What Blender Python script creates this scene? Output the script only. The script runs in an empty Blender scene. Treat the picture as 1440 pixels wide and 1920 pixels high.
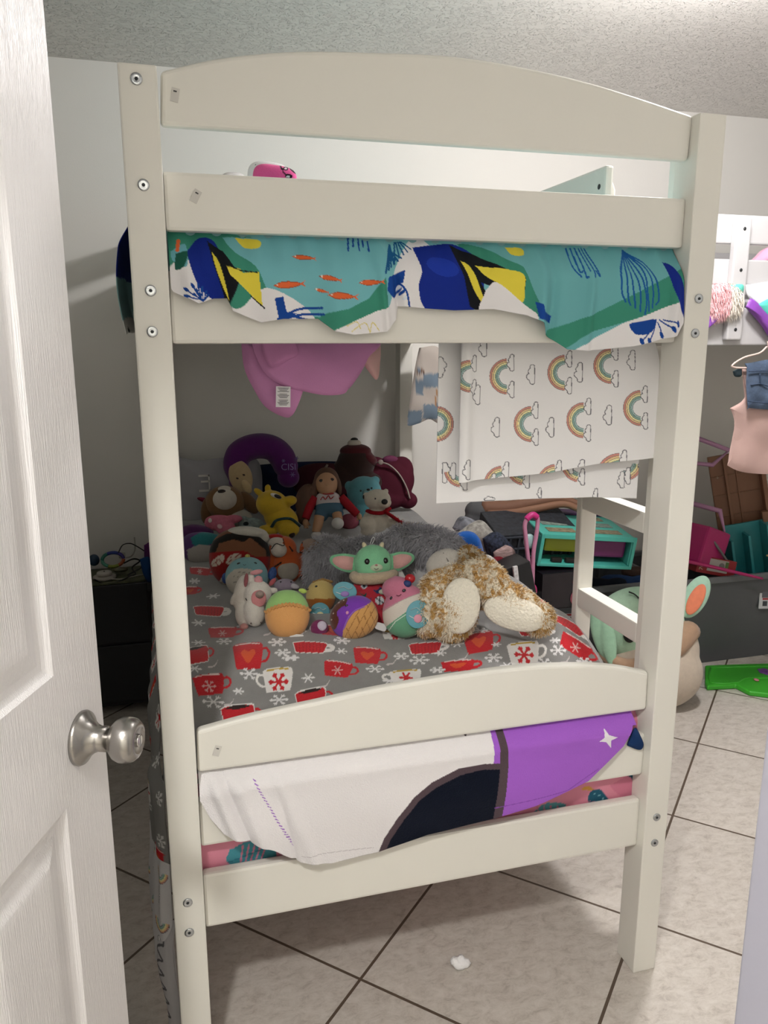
import bpy, bmesh, math, random
import numpy as np
from mathutils import Vector, Matrix
random.seed(4); RN = np.random.RandomState(7)
PI = math.pi
scn = bpy.context.scene; COL = scn.collection
# ---------------------------------------------------------------- camera, world, lights, exposure
CAM = np.array([0.0384, -1.3231, 1.4146])
RM = np.array([[0.9637, 0.0580, -0.2606], [-0.2670, 0.2060, -0.9414], [-0.0009, 0.9768, 0.2140]])
_q, _r = np.linalg.qr(RM); RM = _q * np.sign(np.diag(_r))
FPX = 1476.0
cd = bpy.data.cameras.new('camera'); cam = bpy.data.objects.new('camera', cd); COL.objects.link(cam)
cd.sensor_fit = 'HORIZONTAL'; cd.sensor_width = 36.0; cd.lens = 36.0 * FPX / 1440.0; cd.clip_start = 0.02
cam.matrix_world = Matrix([list(RM[0]) + [CAM[0]], list(RM[1]) + [CAM[1]], list(RM[2]) + [CAM[2]], [0, 0, 0, 1]])
scn.camera = cam
w = bpy.data.worlds.new('world'); scn.world = w; w.use_nodes = True
w.node_tree.nodes['Background'].inputs[0].default_value = (0.75, 0.8, 0.9, 1); w.node_tree.nodes['Background'].inputs[1].default_value = 0.02
scn.view_settings.view_transform = 'Standard'; scn.view_settings.look = 'None'
scn.view_settings.exposure = 0.0; scn.view_settings.gamma = 1.0
def lamp(loc, power, col, rad):
    l = bpy.data.lights.new('lamp', 'POINT'); l.energy = power; l.color = col; l.shadow_soft_size = rad
    o = bpy.data.objects.new('lamp', l); o.location = loc; COL.objects.link(o); return o
ROOM_LAMP = (1.46, 0.44, 2.30); HALL_LAMP = (-0.34, -1.46, 2.31)
lamp(ROOM_LAMP, 85.0, (1.0, 0.97, 0.975), 0.10)
lamp(HALL_LAMP, 106.0, (1.0, 0.98, 0.955), 0.07)

# ---------------------------------------------------------------- helpers
def lin(c):
    if isinstance(c, str):
        c = c.lstrip('#'); c = [int(c[i:i+2], 16) / 255 for i in (0, 2, 4)]
    return tuple(x / 12.92 if x <= .04045 else ((x + .055) / 1.055) ** 2.4 for x in c[:3])
def ray(px, py): return RM @ np.array([(px - 720) / FPX, -(py - 960) / FPX, -1.0])
def at(px, py, z):
    d = ray(px, py); return CAM + d * (z - CAM[2]) / d[2]
def aty(px, py, y):
    d = ray(px, py); return CAM + d * (y - CAM[1]) / d[1]
def proj(x, y, z):
    q = np.stack([np.asarray(x, float) - CAM[0], np.asarray(y, float) - CAM[1], np.asarray(z, float) - CAM[2]], -1) @ RM
    return 720 + FPX * q[..., 0] / -q[..., 2], 960 - FPX * q[..., 1] / -q[..., 2]
def depth(P): return -float((np.asarray(P) - CAM) @ RM[:, 2])

_m = {}
def mat(color=None, rough=.6, bump=0, bscale=200, metal=0, spec=.5, vc=False, sheen=0, var=0, vscale=6, emit=0, alpha=1, stretch=(1, 1, 1), noise_detail=3, bdist=.002):
    key = (str(color), rough, bump, bscale, metal, spec, vc, sheen, var, vscale, emit, alpha, stretch, bdist)
    if key in _m: return _m[key]
    m = bpy.data.materials.new('mat'); m.use_nodes = True; nt = m.node_tree; b = nt.nodes['Principled BSDF']
    b.inputs['Roughness'].default_value = rough; b.inputs['Metallic'].default_value = metal
    b.inputs['Specular IOR Level'].default_value = spec
    tc = nt.nodes.new('ShaderNodeTexCoord'); mp = nt.nodes.new('ShaderNodeMapping'); mp.inputs['Scale'].default_value = stretch
    nt.links.new(tc.outputs['Object'], mp.inputs[0])
    src = None
    if vc:
        a = nt.nodes.new('ShaderNodeAttribute'); a.attribute_name = 'Col'; src = a.outputs['Color']
    else:
        c = lin(color); b.inputs['Base Color'].default_value = (*c, 1)
    if var:
        n = nt.nodes.new('ShaderNodeTexNoise'); n.inputs['Scale'].default_value = vscale; n.inputs['Detail'].default_value = 4
        nt.links.new(mp.outputs[0], n.inputs[0])
        h = nt.nodes.new('ShaderNodeHueSaturation')
        mr = nt.nodes.new('ShaderNodeMapRange'); mr.inputs[1].default_value = .3; mr.inputs[2].default_value = .7
        mr.inputs[3].default_value = 1 - var; mr.inputs[4].default_value = 1 + var
        nt.links.new(n.outputs[0], mr.inputs[0]); nt.links.new(mr.outputs[0], h.inputs['Value'])
        if src: nt.links.new(src, h.inputs['Color'])
        else: h.inputs['Color'].default_value = (*lin(color), 1)
        src = h.outputs[0]
    if src: nt.links.new(src, b.inputs['Base Color'])
    if sheen: b.inputs['Sheen Weight'].default_value = sheen; b.inputs['Sheen Roughness'].default_value = .5
    if alpha < 1: b.inputs['Alpha'].default_value = alpha
    if emit: b.inputs['Emission Color'].default_value = (*lin(color), 1); b.inputs['Emission Strength'].default_value = emit
    if bump:
        n = nt.nodes.new('ShaderNodeTexNoise'); n.inputs['Scale'].default_value = bscale; n.inputs['Detail'].default_value = noise_detail
        nt.links.new(mp.outputs[0], n.inputs[0])
        bp = nt.nodes.new('ShaderNodeBump'); bp.inputs['Strength'].default_value = bump; bp.inputs['Distance'].default_value = bdist
        nt.links.new(n.outputs[0], bp.inputs['Height']); nt.links.new(bp.outputs[0], b.inputs['Normal'])
    _m[key] = m; return m
def plush(c): return mat(c, .95, .8, 500, sheen=.25, spec=.15, var=.05, vscale=60)
PLUSHV = mat(None, .95, .7, 500, vc=True, sheen=.25, spec=.15)
CLOTHV = mat(None, .85, .25, 900, vc=True, spec=.2)
def cloth(c, v=.04): return mat(c, .88, .3, 700, spec=.2, var=v, vscale=12)
def plastic(c, r=.35): return mat(c, r, 0, spec=.5)

def empty(name, label, cat, loc=(0, 0, 0), group=None, M=None):
    o = bpy.data.objects.new(name, None); COL.objects.link(o); o.empty_display_size = .02
    if M is not None: o.matrix_world = M
    else: o.location = loc
    o['label'] = label; o['category'] = cat
    if group: o['group'] = group
    return o
def tag(o, label, cat, group=None, kind=None):
    o['label'] = label; o['category'] = cat
    if group: o['group'] = group
    if kind: o['kind'] = kind
    return o
def link(name, me, m, parent=None, smooth=True):
    o = bpy.data.objects.new(name, me); COL.objects.link(o)
    if m: me.materials.append(m)
    if smooth: me.polygons.foreach_set('use_smooth', np.ones(len(me.polygons), bool))
    if parent: o.parent = parent
    return o
def arr(name, V, F, m, parent=None, C=None, smooth=True):
    me = bpy.data.meshes.new(name); me.from_pydata([tuple(v) for v in np.asarray(V, float).tolist()], [], [tuple(f) for f in (F.tolist() if hasattr(F, 'tolist') else F)])
    if C is not None:
        a = me.color_attributes.new('Col', 'FLOAT_COLOR', 'POINT')
        cc = np.ones((len(V), 4), np.float32); cc[:, :3] = C; a.data.foreach_set('color', cc.ravel())
    me.update(); return link(name, me, m, parent, smooth)
def cat_mesh(lst):
    V = []; F = []; n = 0
    for v, f in lst:
        V.append(np.asarray(v, float)); F += [tuple(int(i) + n for i in q) for q in f]; n += len(v)
    return np.concatenate(V), F
def bmobj(name, bm, m, parent=None, smooth=False):
    me = bpy.data.meshes.new(name); bm.to_mesh(me); bm.free(); return link(name, me, m, parent, smooth)
def box(bm, x0, x1, y0, y1, z0, z1, bev=.003, M=None, seg=2):
    r = bmesh.ops.create_cube(bm, size=1); vs = r['verts']
    for v in vs: v.co = Vector((x0 + (v.co.x + .5) * (x1 - x0), y0 + (v.co.y + .5) * (y1 - y0), z0 + (v.co.z + .5) * (z1 - z0)))
    if bev:
        es = list({e for v in vs for e in v.link_edges})
        rr = bmesh.ops.bevel(bm, geom=es, offset=bev, segments=seg, affect='EDGES', profile=.6)
        vs = list({v for f in rr['faces'] for v in f.verts} | {v for v in vs if v.is_valid})
    if M is not None:
        for v in vs: v.co = M @ v.co
    return vs
def boxo(name, b, m, parent=None, bev=.003, M=None):
    bm = bmesh.new(); box(bm, *b, bev=bev, M=M); return bmobj(name, bm, m, parent)
def prism(name, pts, y0, y1, m, parent=None, bev=.004, axis='y', M=None, seg=3):
    bm = bmesh.new()
    def P(a, b, d): return {'y': (a, d, b), 'x': (d, a, b), 'z': (a, b, d)}[axis]
    lo = [bm.verts.new(P(a, b, y0)) for a, b in pts]; f = bm.faces.new(lo)
    r = bmesh.ops.extrude_face_region(bm, geom=[f]); vs = [g for g in r['geom'] if isinstance(g, bmesh.types.BMVert)]
    off = Vector(P(0, 0, y1)) - Vector(P(0, 0, y0))
    for v in vs: v.co += off
    bmesh.ops.recalc_face_normals(bm, faces=bm.faces)
    if bev:
        es = [e for e in bm.edges if len(e.link_faces) == 2 and e.calc_face_angle() > .5]
        bmesh.ops.bevel(bm, geom=es, offset=bev, segments=seg, affect='EDGES', profile=.5)
    if M is not None: bm.transform(M)
    return bmobj(name, bm, m, parent)
def smoothpts(P, n=8):
    P = [np.asarray(p, float) for p in P]
    if len(P) < 3: return np.array([P[0] + (P[1] - P[0]) * t for t in np.linspace(0, 1, 5)])
    Q = [2 * P[0] - P[1]] + P + [2 * P[-1] - P[-2]]; out = []
    for i in range(1, len(Q) - 2):
        for t in np.arange(n) / n:
            out.append(.5 * (2 * Q[i] + (Q[i+1] - Q[i-1]) * t + (2 * Q[i-1] - 5 * Q[i] + 4 * Q[i+1] - Q[i+2]) * t * t + (3 * Q[i] - Q[i-1] - 3 * Q[i+1] + Q[i+2]) * t ** 3))
    out.append(P[-1]); return np.array(out)
def tube(P, r, n=10, k=6, closed=False, flat=1.0):
    S = smoothpts(list(P) + ([P[0]] if closed else []), k)
    R = np.interp(np.linspace(0, 1, len(S)), np.linspace(0, 1, len(r)), r) if hasattr(r, '__len__') else np.full(len(S), r)
    T = np.gradient(S, axis=0); T /= np.linalg.norm(T, axis=1)[:, None] + 1e-12
    up = np.array([0, 0, 1.]) if abs(T[0][2]) < .9 else np.array([1., 0, 0]); V = []; F = []
    N = np.cross(T[0], up); N /= np.linalg.norm(N)
    for i in range(len(S)):
        N = N - T[i] * (N @ T[i]); N /= np.linalg.norm(N); B = np.cross(T[i], N)
        for j in range(n):
            a = 2 * PI * j / n; V.append(S[i] + R[i] * (math.cos(a) * N + flat * math.sin(a) * B))
    for i in range(len(S) - 1):
        for j in range(n): F.append((i*n+j, i*n+(j+1) % n, (i+1)*n+(j+1) % n, (i+1)*n+j))
    F.append(tuple(range(n - 1, -1, -1))); F.append(tuple((len(S)-1)*n + j for j in range(n)))
    return np.array(V), F
def lathe(prof, n=32, M=None):
    V = []; F = []
    for r, z in prof:
        for j in range(n): a = 2*PI*j/n; V.append((r*math.cos(a), r*math.sin(a), z))
    for i in range(len(prof)-1):
        for j in range(n): F.append((i*n+j, i*n+(j+1) % n, (i+1)*n+(j+1) % n, (i+1)*n+j))
    F.append(tuple(range(n-1, -1, -1))); F.append(tuple((len(prof)-1)*n+j for j in range(n)))
    V = np.array(V)
    if M is not None: V = np.array([list(M @ Vector(v)) for v in V])
    return V, F
def ellip(cx, cy, cz, a, b, c, R=None, nu=32, nv=20, p=1.0):
    V = []; F = []
    sg = lambda t: math.copysign(abs(t) ** p, t)
    for i in range(nv + 1):
        ph = -PI/2 + PI*i/nv
        for j in range(nu):
            th = 2*PI*j/nu; V.append((a*sg(math.cos(ph))*sg(math.cos(th)), b*sg(math.cos(ph))*sg(math.sin(th)), c*sg(math.sin(ph))))
    for i in range(nv):
        for j in range(nu): F.append((i*nu+j, i*nu+(j+1) % nu, (i+1)*nu+(j+1) % nu, (i+1)*nu+j))
    V = np.array(V)
    if R is not None: V = V @ np.array(R).T
    return V + np.array([cx, cy, cz]), F
def remesh(V, F, voxel, smooth=4):
    me = bpy.data.meshes.new('t'); me.from_pydata(np.asarray(V).tolist(), [], F); o = bpy.data.objects.new('t', me); COL.objects.link(o)
    md = o.modifiers.new('r', 'REMESH'); md.mode = 'VOXEL'; md.voxel_size = voxel; md.use_smooth_shade = True
    if smooth: s = o.modifiers.new('s', 'SMOOTH'); s.iterations = smooth; s.factor = .6
    dg = bpy.context.evaluated_depsgraph_get(); ev = o.evaluated_get(dg); m2 = bpy.data.meshes.new_from_object(ev)
    n = len(m2.vertices); co = np.empty(n*3, np.float32); m2.vertices.foreach_get('co', co)
    Fo = [tuple(p.vertices) for p in m2.polygons]
    bpy.data.objects.remove(o); bpy.data.meshes.remove(m2); bpy.data.meshes.remove(me)
    return co.reshape(-1, 3).astype(float), Fo
def blades(V, F, n, ln, wd, droop=(0, 0, -.4), seed=1, comb=None):
    """short tapered fur tufts standing on a surface"""
    rs = np.random.RandomState(seed); T = []
    for f in F:
        T.append(f[:3])
        if len(f) == 4: T.append((f[0], f[2], f[3]))
    T = np.array(T); A, B, C = V[T[:, 0]], V[T[:, 1]], V[T[:, 2]]; N = np.cross(B-A, C-A); ar = np.linalg.norm(N, axis=1)
    i = rs.choice(len(T), n, p=ar/ar.sum()); r1 = np.sqrt(rs.rand(n))[:, None]; r2 = rs.rand(n)[:, None]
    P = (1-r1)*A[i] + r1*(1-r2)*B[i] + r1*r2*C[i]; n_ = N[i] / (ar[i][:, None] + 1e-12)
    D = n_ + rs.randn(n, 3)*.45 + np.array(droop)
    if comb is not None: D = D + np.array(comb)
    D /= np.linalg.norm(D, axis=1)[:, None]; S = np.cross(D, rs.randn(n, 3)); S /= np.linalg.norm(S, axis=1)[:, None]
    L = ln*(.6+.8*rs.rand(n))[:, None]; mid = P + D*L*.5 + n_*L*.1; tip = P + D*L + np.array(droop)*L*.3
    V2 = np.stack([P - S*wd, P + S*wd, mid + S*wd*.7, mid - S*wd*.7, tip], 1).reshape(-1, 3)
    k = np.arange(n)[:, None]*5 + len(V)
    return np.concatenate([V, V2]), list(F) + [tuple(q) for q in (k + np.array([[0, 1, 2, 3]])).tolist()] + [tuple(q) for q in (k + np.array([[3, 2, 4]])).tolist()]

class Cv:
    """colours of a printed or stitched design, worked out per vertex"""
    def __init__(s, X, Y, base): s.X = np.asarray(X, float).ravel(); s.Y = np.asarray(Y, float).ravel(); s.C = np.tile(np.array(lin(base)), (len(s.X), 1)); s.ok = np.ones(len(s.X), bool)
    def bb(s, x0, x1, y0, y1): return np.where((s.X >= x0) & (s.X <= x1) & (s.Y >= y0) & (s.Y <= y1) & s.ok)[0]
    def poly(s, P, c):
        P = np.array(P, float); i = s.bb(P[:, 0].min(), P[:, 0].max(), P[:, 1].min(), P[:, 1].max())
        if not len(i): return
        x, y = s.X[i], s.Y[i]; ins = np.zeros(len(i), bool)
        for k in range(len(P)):
            x1, y1 = P[k]; x2, y2 = P[k-1]
            if y1 == y2: continue
            ins ^= ((y1 > y) != (y2 > y)) & (x < (x2-x1)*(y-y1)/(y2-y1) + x1)
        s.C[i[ins]] = lin(c)
    def spoly(s, P, c, n=6):
        P = list(P); Q = smoothpts([(*p, 0) for p in P + [P[0]]], n)[:, :2]; s.poly(Q, c)
    def line(s, P, wd, c, sm=False, taper=False):
        P = np.array(P, float)
        if sm and len(P) > 2: P = smoothpts([(*p, 0) for p in P], 6)[:, :2]
        i = s.bb(P[:, 0].min()-wd, P[:, 0].max()+wd, P[:, 1].min()-wd, P[:, 1].max()+wd)
        if not len(i): return
        x, y = s.X[i], s.Y[i]; on = np.zeros(len(i), bool)
        for k in range(len(P)-1):
            a, b = P[k], P[k+1]; d = b-a; L = d@d + 1e-12; t = np.clip(((x-a[0])*d[0] + (y-a[1])*d[1])/L, 0, 1)
            ww = wd/2*(1 - (k+.5)/(len(P)-1)*.8 if taper else 1)
            on |= (x-a[0]-t*d[0])**2 + (y-a[1]-t*d[1])**2 < ww*ww
        s.C[i[on]] = lin(c)
    def disc(s, cx, cy, rx, ry, c, rot=0):
        m = max(rx, ry); i = s.bb(cx-m, cx+m, cy-m, cy+m); x, y = s.X[i]-cx, s.Y[i]-cy
        ca, sa = math.cos(rot), math.sin(rot); u = x*ca + y*sa; v = -x*sa + y*ca
        s.C[i[(u/rx)**2 + (v/ry)**2 < 1]] = lin(c)
    def arc(s, cx, cy, r, wd, a0, a1, c, ky=1.0):
        i = s.bb(cx-r-wd, cx+r+wd, cy-(r+wd)*ky, cy+(r+wd)*ky); x, y = s.X[i]-cx, (s.Y[i]-cy)/ky
        a = np.degrees(np.arctan2(-y, x)) % 360; R = np.hypot(x, y)
        on = (abs(R-r) < wd/2) & ((a-a0) % 360 <= (a1-a0))
        s.C[i[on]] = lin(c)

def grid_faces(nx, ny):
    a = (np.arange(nx-1)[:, None]*ny + np.arange(ny-1)[None]).ravel(); return np.stack([a, a+ny, a+ny+1, a+1], 1)
def sheet(name, P, m, parent=None, C=None, thick=.0015):
    nx, ny = P.shape[:2]; o = arr(name, P.reshape(-1, 3), grid_faces(nx, ny), m, parent, C)
    if thick: s = o.modifiers.new('thickness', 'SOLIDIFY'); s.thickness = thick; s.offset = 0
    return o
def text_mesh(name, txt, size, M, m, parent, depth_=.0006):
    cu = bpy.data.curves.new('t', 'FONT'); cu.body = txt; cu.size = size; cu.extrude = depth_; cu.align_x = 'CENTER'; cu.align_y = 'CENTER'; cu.resolution_u = 3
    o = bpy.data.objects.new('t', cu); COL.objects.link(o); dg = bpy.context.evaluated_depsgraph_get()
    me = bpy.data.meshes.new_from_object(o.evaluated_get(dg)); bpy.data.objects.remove(o); me.transform(M)
    return link(name, me, m, parent, False)
# ---------------------------------------------------------------- the room
def struct(o): o['kind'] = 'structure'; return o
WALL = mat('#e6e4de', .75, .12, 260, spec=.25); YB = 1.97; CZ = 2.40; XL = -.72; XR = 3.75; YF = -.95; YH = -2.55
def slab(name, b, m): return struct(boxo(name, b, m, bev=0))
def tile_mat():
    m = bpy.data.materials.new('floor_tile'); m.use_nodes = True; nt = m.node_tree; b = nt.nodes['Principled BSDF']; L = nt.links.new
    tc = nt.nodes.new('ShaderNodeTexCoord'); mp = nt.nodes.new('ShaderNodeMapping'); mp.vector_type = 'POINT'
    # grout lines at x-y = .239 + .7105 k and x+y = .541 + .7085 k
    S = .502
    mp.inputs['Rotation'].default_value = (0, 0, math.radians(45)); mp.inputs['Location'].default_value = (-.239/math.sqrt(2)+S*8, -.541/math.sqrt(2)+S*8, 0)
    L(tc.outputs['Object'], mp.inputs[0])
    br = nt.nodes.new('ShaderNodeTexBrick'); br.offset = 0; br.squash = 1
    br.inputs['Scale'].default_value = 1; br.inputs['Mortar Size'].default_value = .0036; br.inputs['Mortar Smooth'].default_value = .1
    br.inputs['Brick Width'].default_value = S; br.inputs['Row Height'].default_value = S; br.inputs['Bias'].default_value = 0
    br.inputs['Color1'].default_value = (1, 1, 1, 1); br.inputs['Color2'].default_value = (.93, .93, .93, 1); L(mp.outputs[0], br.inputs[0])
    n1 = nt.nodes.new('ShaderNodeTexNoise'); n1.inputs['Scale'].default_value = 24; n1.inputs['Detail'].default_value = 14; n1.inputs['Roughness'].default_value = .82; n1.inputs['Distortion'].default_value = .5
    mp2 = nt.nodes.new('ShaderNodeMapping'); mp2.inputs['Scale'].default_value = (1, 1.7, 1); mp2.inputs['Rotation'].default_value = (0, 0, .3); L(tc.outputs['Object'], mp2.inputs[0]); L(mp2.outputs[0], n1.inputs[0])
    cr = nt.nodes.new('ShaderNodeValToRGB'); e = cr.color_ramp.elements; e[0].position = .36; e[0].color = (*lin('#b2aaa1'), 1); e[1].position = .60; e[1].color = (*lin('#d8d2ca'), 1)
    e2 = e.new(.48); e2.color = (*lin('#ccc5bc'), 1); L(n1.outputs[0], cr.inputs[0])
    mx = nt.nodes.new('ShaderNodeMix'); mx.data_type = 'RGBA'; mx.blend_type = 'MULTIPLY'; mx.inputs[0].default_value = 1
    L(cr.outputs[0], mx.inputs[6]); L(br.outputs[0], mx.inputs[7])
    mg = nt.nodes.new('ShaderNodeMix'); mg.data_type = 'RGBA'; L(br.outputs['Fac'], mg.inputs[0]); L(mx.outputs[2], mg.inputs[6]); mg.inputs[7].default_value = (*lin('#5e5044'), 1)
    L(mg.outputs[2], b.inputs['Base Color']); b.inputs['Roughness'].default_value = .42
    bp = nt.nodes.new('ShaderNodeBump'); bp.inputs['Strength'].default_value = .5; bp.inputs['Distance'].default_value = .002; bp.invert = True
    ad = nt.nodes.new('ShaderNodeMath'); ad.operation = 'MULTIPLY_ADD'; ad.inputs[1].default_value = -.25; L(n1.outputs[0], ad.inputs[0]); L(br.outputs['Fac'], ad.inputs[2])
    L(ad.outputs[0], bp.inputs['Height']); L(bp.outputs[0], b.inputs['Normal']); return m
def ceil_mat():
    m = bpy.data.materials.new('textured_ceiling'); m.use_nodes = True; nt = m.node_tree; b = nt.nodes['Principled BSDF']; L = nt.links.new
    b.inputs['Base Color'].default_value = (*lin('#dedad4'), 1); b.inputs['Roughness'].default_value = .33
    tc = nt.nodes.new('ShaderNodeTexCoord'); v = nt.nodes.new('ShaderNodeTexNoise'); v.inputs['Scale'].default_value = 44; v.inputs['Detail'].default_value = 2; v.inputs['Distortion'].default_value = 1.8
    L(tc.outputs['Object'], v.inputs[0]); cr = nt.nodes.new('ShaderNodeValToRGB'); cr.color_ramp.elements[0].position = .53; cr.color_ramp.elements[1].position = .57; L(v.outputs[0], cr.inputs[0])
    bp = nt.nodes.new('ShaderNodeBump'); bp.inputs['Strength'].default_value = 1.0; bp.inputs['Distance'].default_value = .009; L(cr.outputs[0], bp.inputs['Height']); L(bp.outputs[0], b.inputs['Normal']); return m
slab('floor', (XL-.1, XR+.1, YH-.1, YB+.1, -.06, 0), tile_mat())
slab('ceiling', (XL-.1, XR+.1, YH-.1, YB+.1, CZ, CZ+.05), ceil_mat())
slab('wall_back', (XL-.1, XR+.1, YB, YB+.1, 0, CZ), WALL)
slab('wall_left', (XL-.1, XL, YH, YB, 0, CZ), WALL)
slab('wall_right', (XR, XR+.1, YH, YB, 0, CZ), WALL)
slab('wall_hall', (XL, XR, YH-.1, YH, 0, CZ), WALL)
DX0, DX1 = -.305, .402
bm = bmesh.new()
box(bm, XL, DX0-.02, YF-.11, YF, 0, CZ, 0); box(bm, DX1+.02, XR, YF-.11, YF, 0, CZ, 0); box(bm, DX0-.02, DX1+.02, YF-.11, YF, 2.03, CZ, 0)
struct(bmobj('wall_front', bm, WALL))
TRIM = mat('#9c9ca8', .4, .05, 300)
bm = bmesh.new()
for x0, x1 in ((DX0-.018, DX0), (DX1, DX1+.018)): box(bm, x0, x1, YF-.125, YF+.012, 0, 2.03, .002)
box(bm, DX0-.018, DX1+.018, YF-.125, YF+.012, 2.014, 2.03, .002)
box(bm, DX1+.006, DX1+.065, YF-.001, YF+.016, 0, 2.11, .003); box(bm, DX0-.065, DX0-.006, YF-.001, YF+.016, 0, 2.11, .003); box(bm, DX0-.065, DX1+.065, YF-.001, YF+.016, 2.052, 2.11, .003)
struct(bmobj('trim_1', bm, TRIM))
# ---- open panelled door. local x runs from the free edge to the hinge, -y is the face towards the camera
def door():
    e = Vector((-.062, -.32, .012)); u = Vector((-.36, -.93, 0)).normalized(); n = Vector((u.y, -u.x, 0))
    if (Vector(CAM) - e).dot(n) < 0: n = -n
    M = Matrix(((u.x, n.x, 0, e.x), (u.y, n.y, 0, e.y), (0, 0, 1, e.z), (0, 0, 0, 1)))     # local y = towards the camera
    Wd, H = .67, 2.0
    xs = sorted(set([0, Wd])); mat_d = mat('#eceaea', .32, .7, 110, stretch=(6, 6, .22), bdist=.0016, spec=.5)
    pans = [(u0, u1, z0, z1) for (u0, u1) in ((.108, .298), (.372, .562)) for (z0, z1) in ((.24, .862), (1.03, 1.595), (1.70, 1.91))]
    rings = [(0, 0), (.006, -.004), (.013, -.0065), (.020, -.007), (.028, -.0045), (.045, -.0005), (.052, 0)]
    bm = bmesh.new(); cache = {}
    def V(x, z, y):
        k = (round(x, 5), round(z, 5), round(y, 5))
        if k not in cache: cache[k] = bm.verts.new((x, y, z))
        return cache[k]
    X = sorted({0, Wd} | {p[0] for p in pans} | {p[1] for p in pans}); Z = sorted({0, H} | {p[2] for p in pans} | {p[3] for p in pans})
    for i in range(len(X)-1):
        for j in range(len(Z)-1):
            if any(abs(X[i]-p[0]) < 1e-6 and abs(Z[j]-p[2]) < 1e-6 for p in pans):
                p = (X[i], X[i+1], Z[j], Z[j+1])
                def ring(k): d, y = rings[k]; return [V(p[0]+d, p[2]+d, y), V(p[1]-d, p[2]+d, y), V(p[1]-d, p[3]-d, y), V(p[0]+d, p[3]-d, y)]
                for k in range(len(rings)-1):
                    a, b = ring(k), ring(k+1)
                    for q in range(4): bm.faces.new((a[q], a[(q+1) % 4], b[(q+1) % 4], b[q]))
                bm.faces.new(ring(len(rings)-1))
            else: bm.faces.new((V(X[i], Z[j], 0), V(X[i+1], Z[j], 0), V(X[i+1], Z[j+1], 0), V(X[i], Z[j+1], 0)))
    box(bm, 0, Wd, -.035, -.0075, 0, H, 0)
    for (a, b, c, d) in ((0, 0, 0, H), (Wd, Wd, 0, H)):
        bm.faces.new([bm.verts.new(v) for v in ((a, 0, c), (a, -.0075, c), (a, -.0075, d), (a, 0, d))])
    for z in (0, H): bm.faces.new([bm.verts.new(v) for v in ((0, 0, z), (Wd, 0, z), (Wd, -.0075, z), (0, -.0075, z))])
    bmesh.ops.recalc_face_normals(bm, faces=bm.faces)
    d = bmobj('door_1', bm, mat_d); d.matrix_world = M; struct(d)
    st = mat('#a7a4a0', .27, .25, 60, metal=1, stretch=(1, 1, 14), bdist=.0006)
    K = Matrix.Translation((.060, 0, .928)) @ Matrix.Rotation(-PI/2, 4, 'X')
    rose = arr('door_rose', *lathe([(.033, 0), (.0335, .003), (.032, .006), (.024, .011), (.018, .018), (.0155, .024), (.0155, .034)], 48, K), st, d)
    V_, F_ = lathe([(.0125, .030), (.013, .038), (.019, .041), (.0245, .046), (.0275, .053), (.0278, .060), (.026, .067), (.022, .072), (.0165, .0745), (.0155, .0735), (.001, .0735)], 48, K)
    kn = arr('door_knob', V_, F_, st, d)
    lk = boxo('lock_slot', (.0585, .0615, .0725, .0755, .921, .935), mat('#8e8c8a', .3, metal=1), kn, .0006)
    arr('lock_cylinder', *lathe([(.0075, .0725), (.0075, .0748), (.006, .0752), (.001, .0752)], 24, K), mat('#c9c7c4', .2, metal=1), kn)
door()
# ---- lamps of the room and the hall
def dome(loc, label):
    t = empty('ceiling_light', label, 'lamp', (loc[0], loc[1], CZ))
    arr('lamp_base', *lathe([(.15, 0), (.155, -.02), (.15, -.03)]), plastic('#b8b4ac', .3), t)
    arr('glass_dome', *lathe([(.14, -.03), (.135, -.045), (.11, -.06), (.06, -.07), (.005, -.073)]), mat('#fff4e0', .4, emit=3), t)
dome(ROOM_LAMP, 'flush round ceiling lamp of the bedroom above the open floor'); dome(HALL_LAMP, 'flush round ceiling lamp of the hall right outside the door')

# ---------------------------------------------------------------- the bunk bed
CREAM = mat('#ebe9e0', .42, .05, 90, spec=.45, var=.012, vscale=5)
W, PW, PD, HB, YE = 1.05, .056, .068, 1.812, 1.945
bed = empty('bunk_bed', 'large cream white wooden bunk bed with arched end panels standing on tiled floor', 'bunk bed', (.525, 0, 0))
def bpart(o, parent=None):
    o.parent = parent or bed; o.matrix_parent_inverse = (parent or bed).matrix_basis.inverted() if (parent is None) else Matrix(); return o
BO = Vector((.525, 0, 0))
def bb(name, b, bev=.004): return boxo(name, (b[0]-.525, b[1]-.525, *b[2:]), CREAM, bed, bev)
for x0 in (0, W-PW):
    for y0 in (0, YE-PD): bb('post', (x0, x0+PW, y0, y0+PD, 0, HB), .003)
A1 = [(.0617, 1.812), (.155, 1.838), (.27, 1.857), (.394, 1.866), (.53, 1.872), (.666, 1.865), (.78, 1.852), (.88, 1.835), (.9965, 1.812)]
A4 = [(.060, .724), (.155, .739), (.28, .752), (.40, .764), (.56, .772), (.698, .773), (.80, .766), (.90, .752), (.992, .727)]
def arch(name, A, zb, y0, y1):
    top = smoothpts([(a-.525, b, 0) for a, b in A], 6)[:, :2]
    P = [tuple(p) for p in top[::-1]] + [(PW-.525+.001, zb), (W-PW-.525-.001, zb)]
    return prism(name, P, y0, y1, CREAM, bed, .007)
for (y0, y1) in ((.023, .045), (YE-.045, YE-.023)):
    arch('upper_arch_panel', A1, 1.735, y0, y1)
    bb('guard_rail', (PW-.0, W-PW+.0, y0, y1, 1.582, 1.670), .006)
    bb('end_rail', (PW, W-PW, y0, y1, 1.408, 1.523), .006)
    arch('lower_arch_panel', A4, .641, y0, y1)
    bb('end_rail', (PW, W-PW, y0, y1, .489, .585), .006)
    bb('end_rail', (PW, W-PW, y0, y1, .314, .429), .006)
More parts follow.
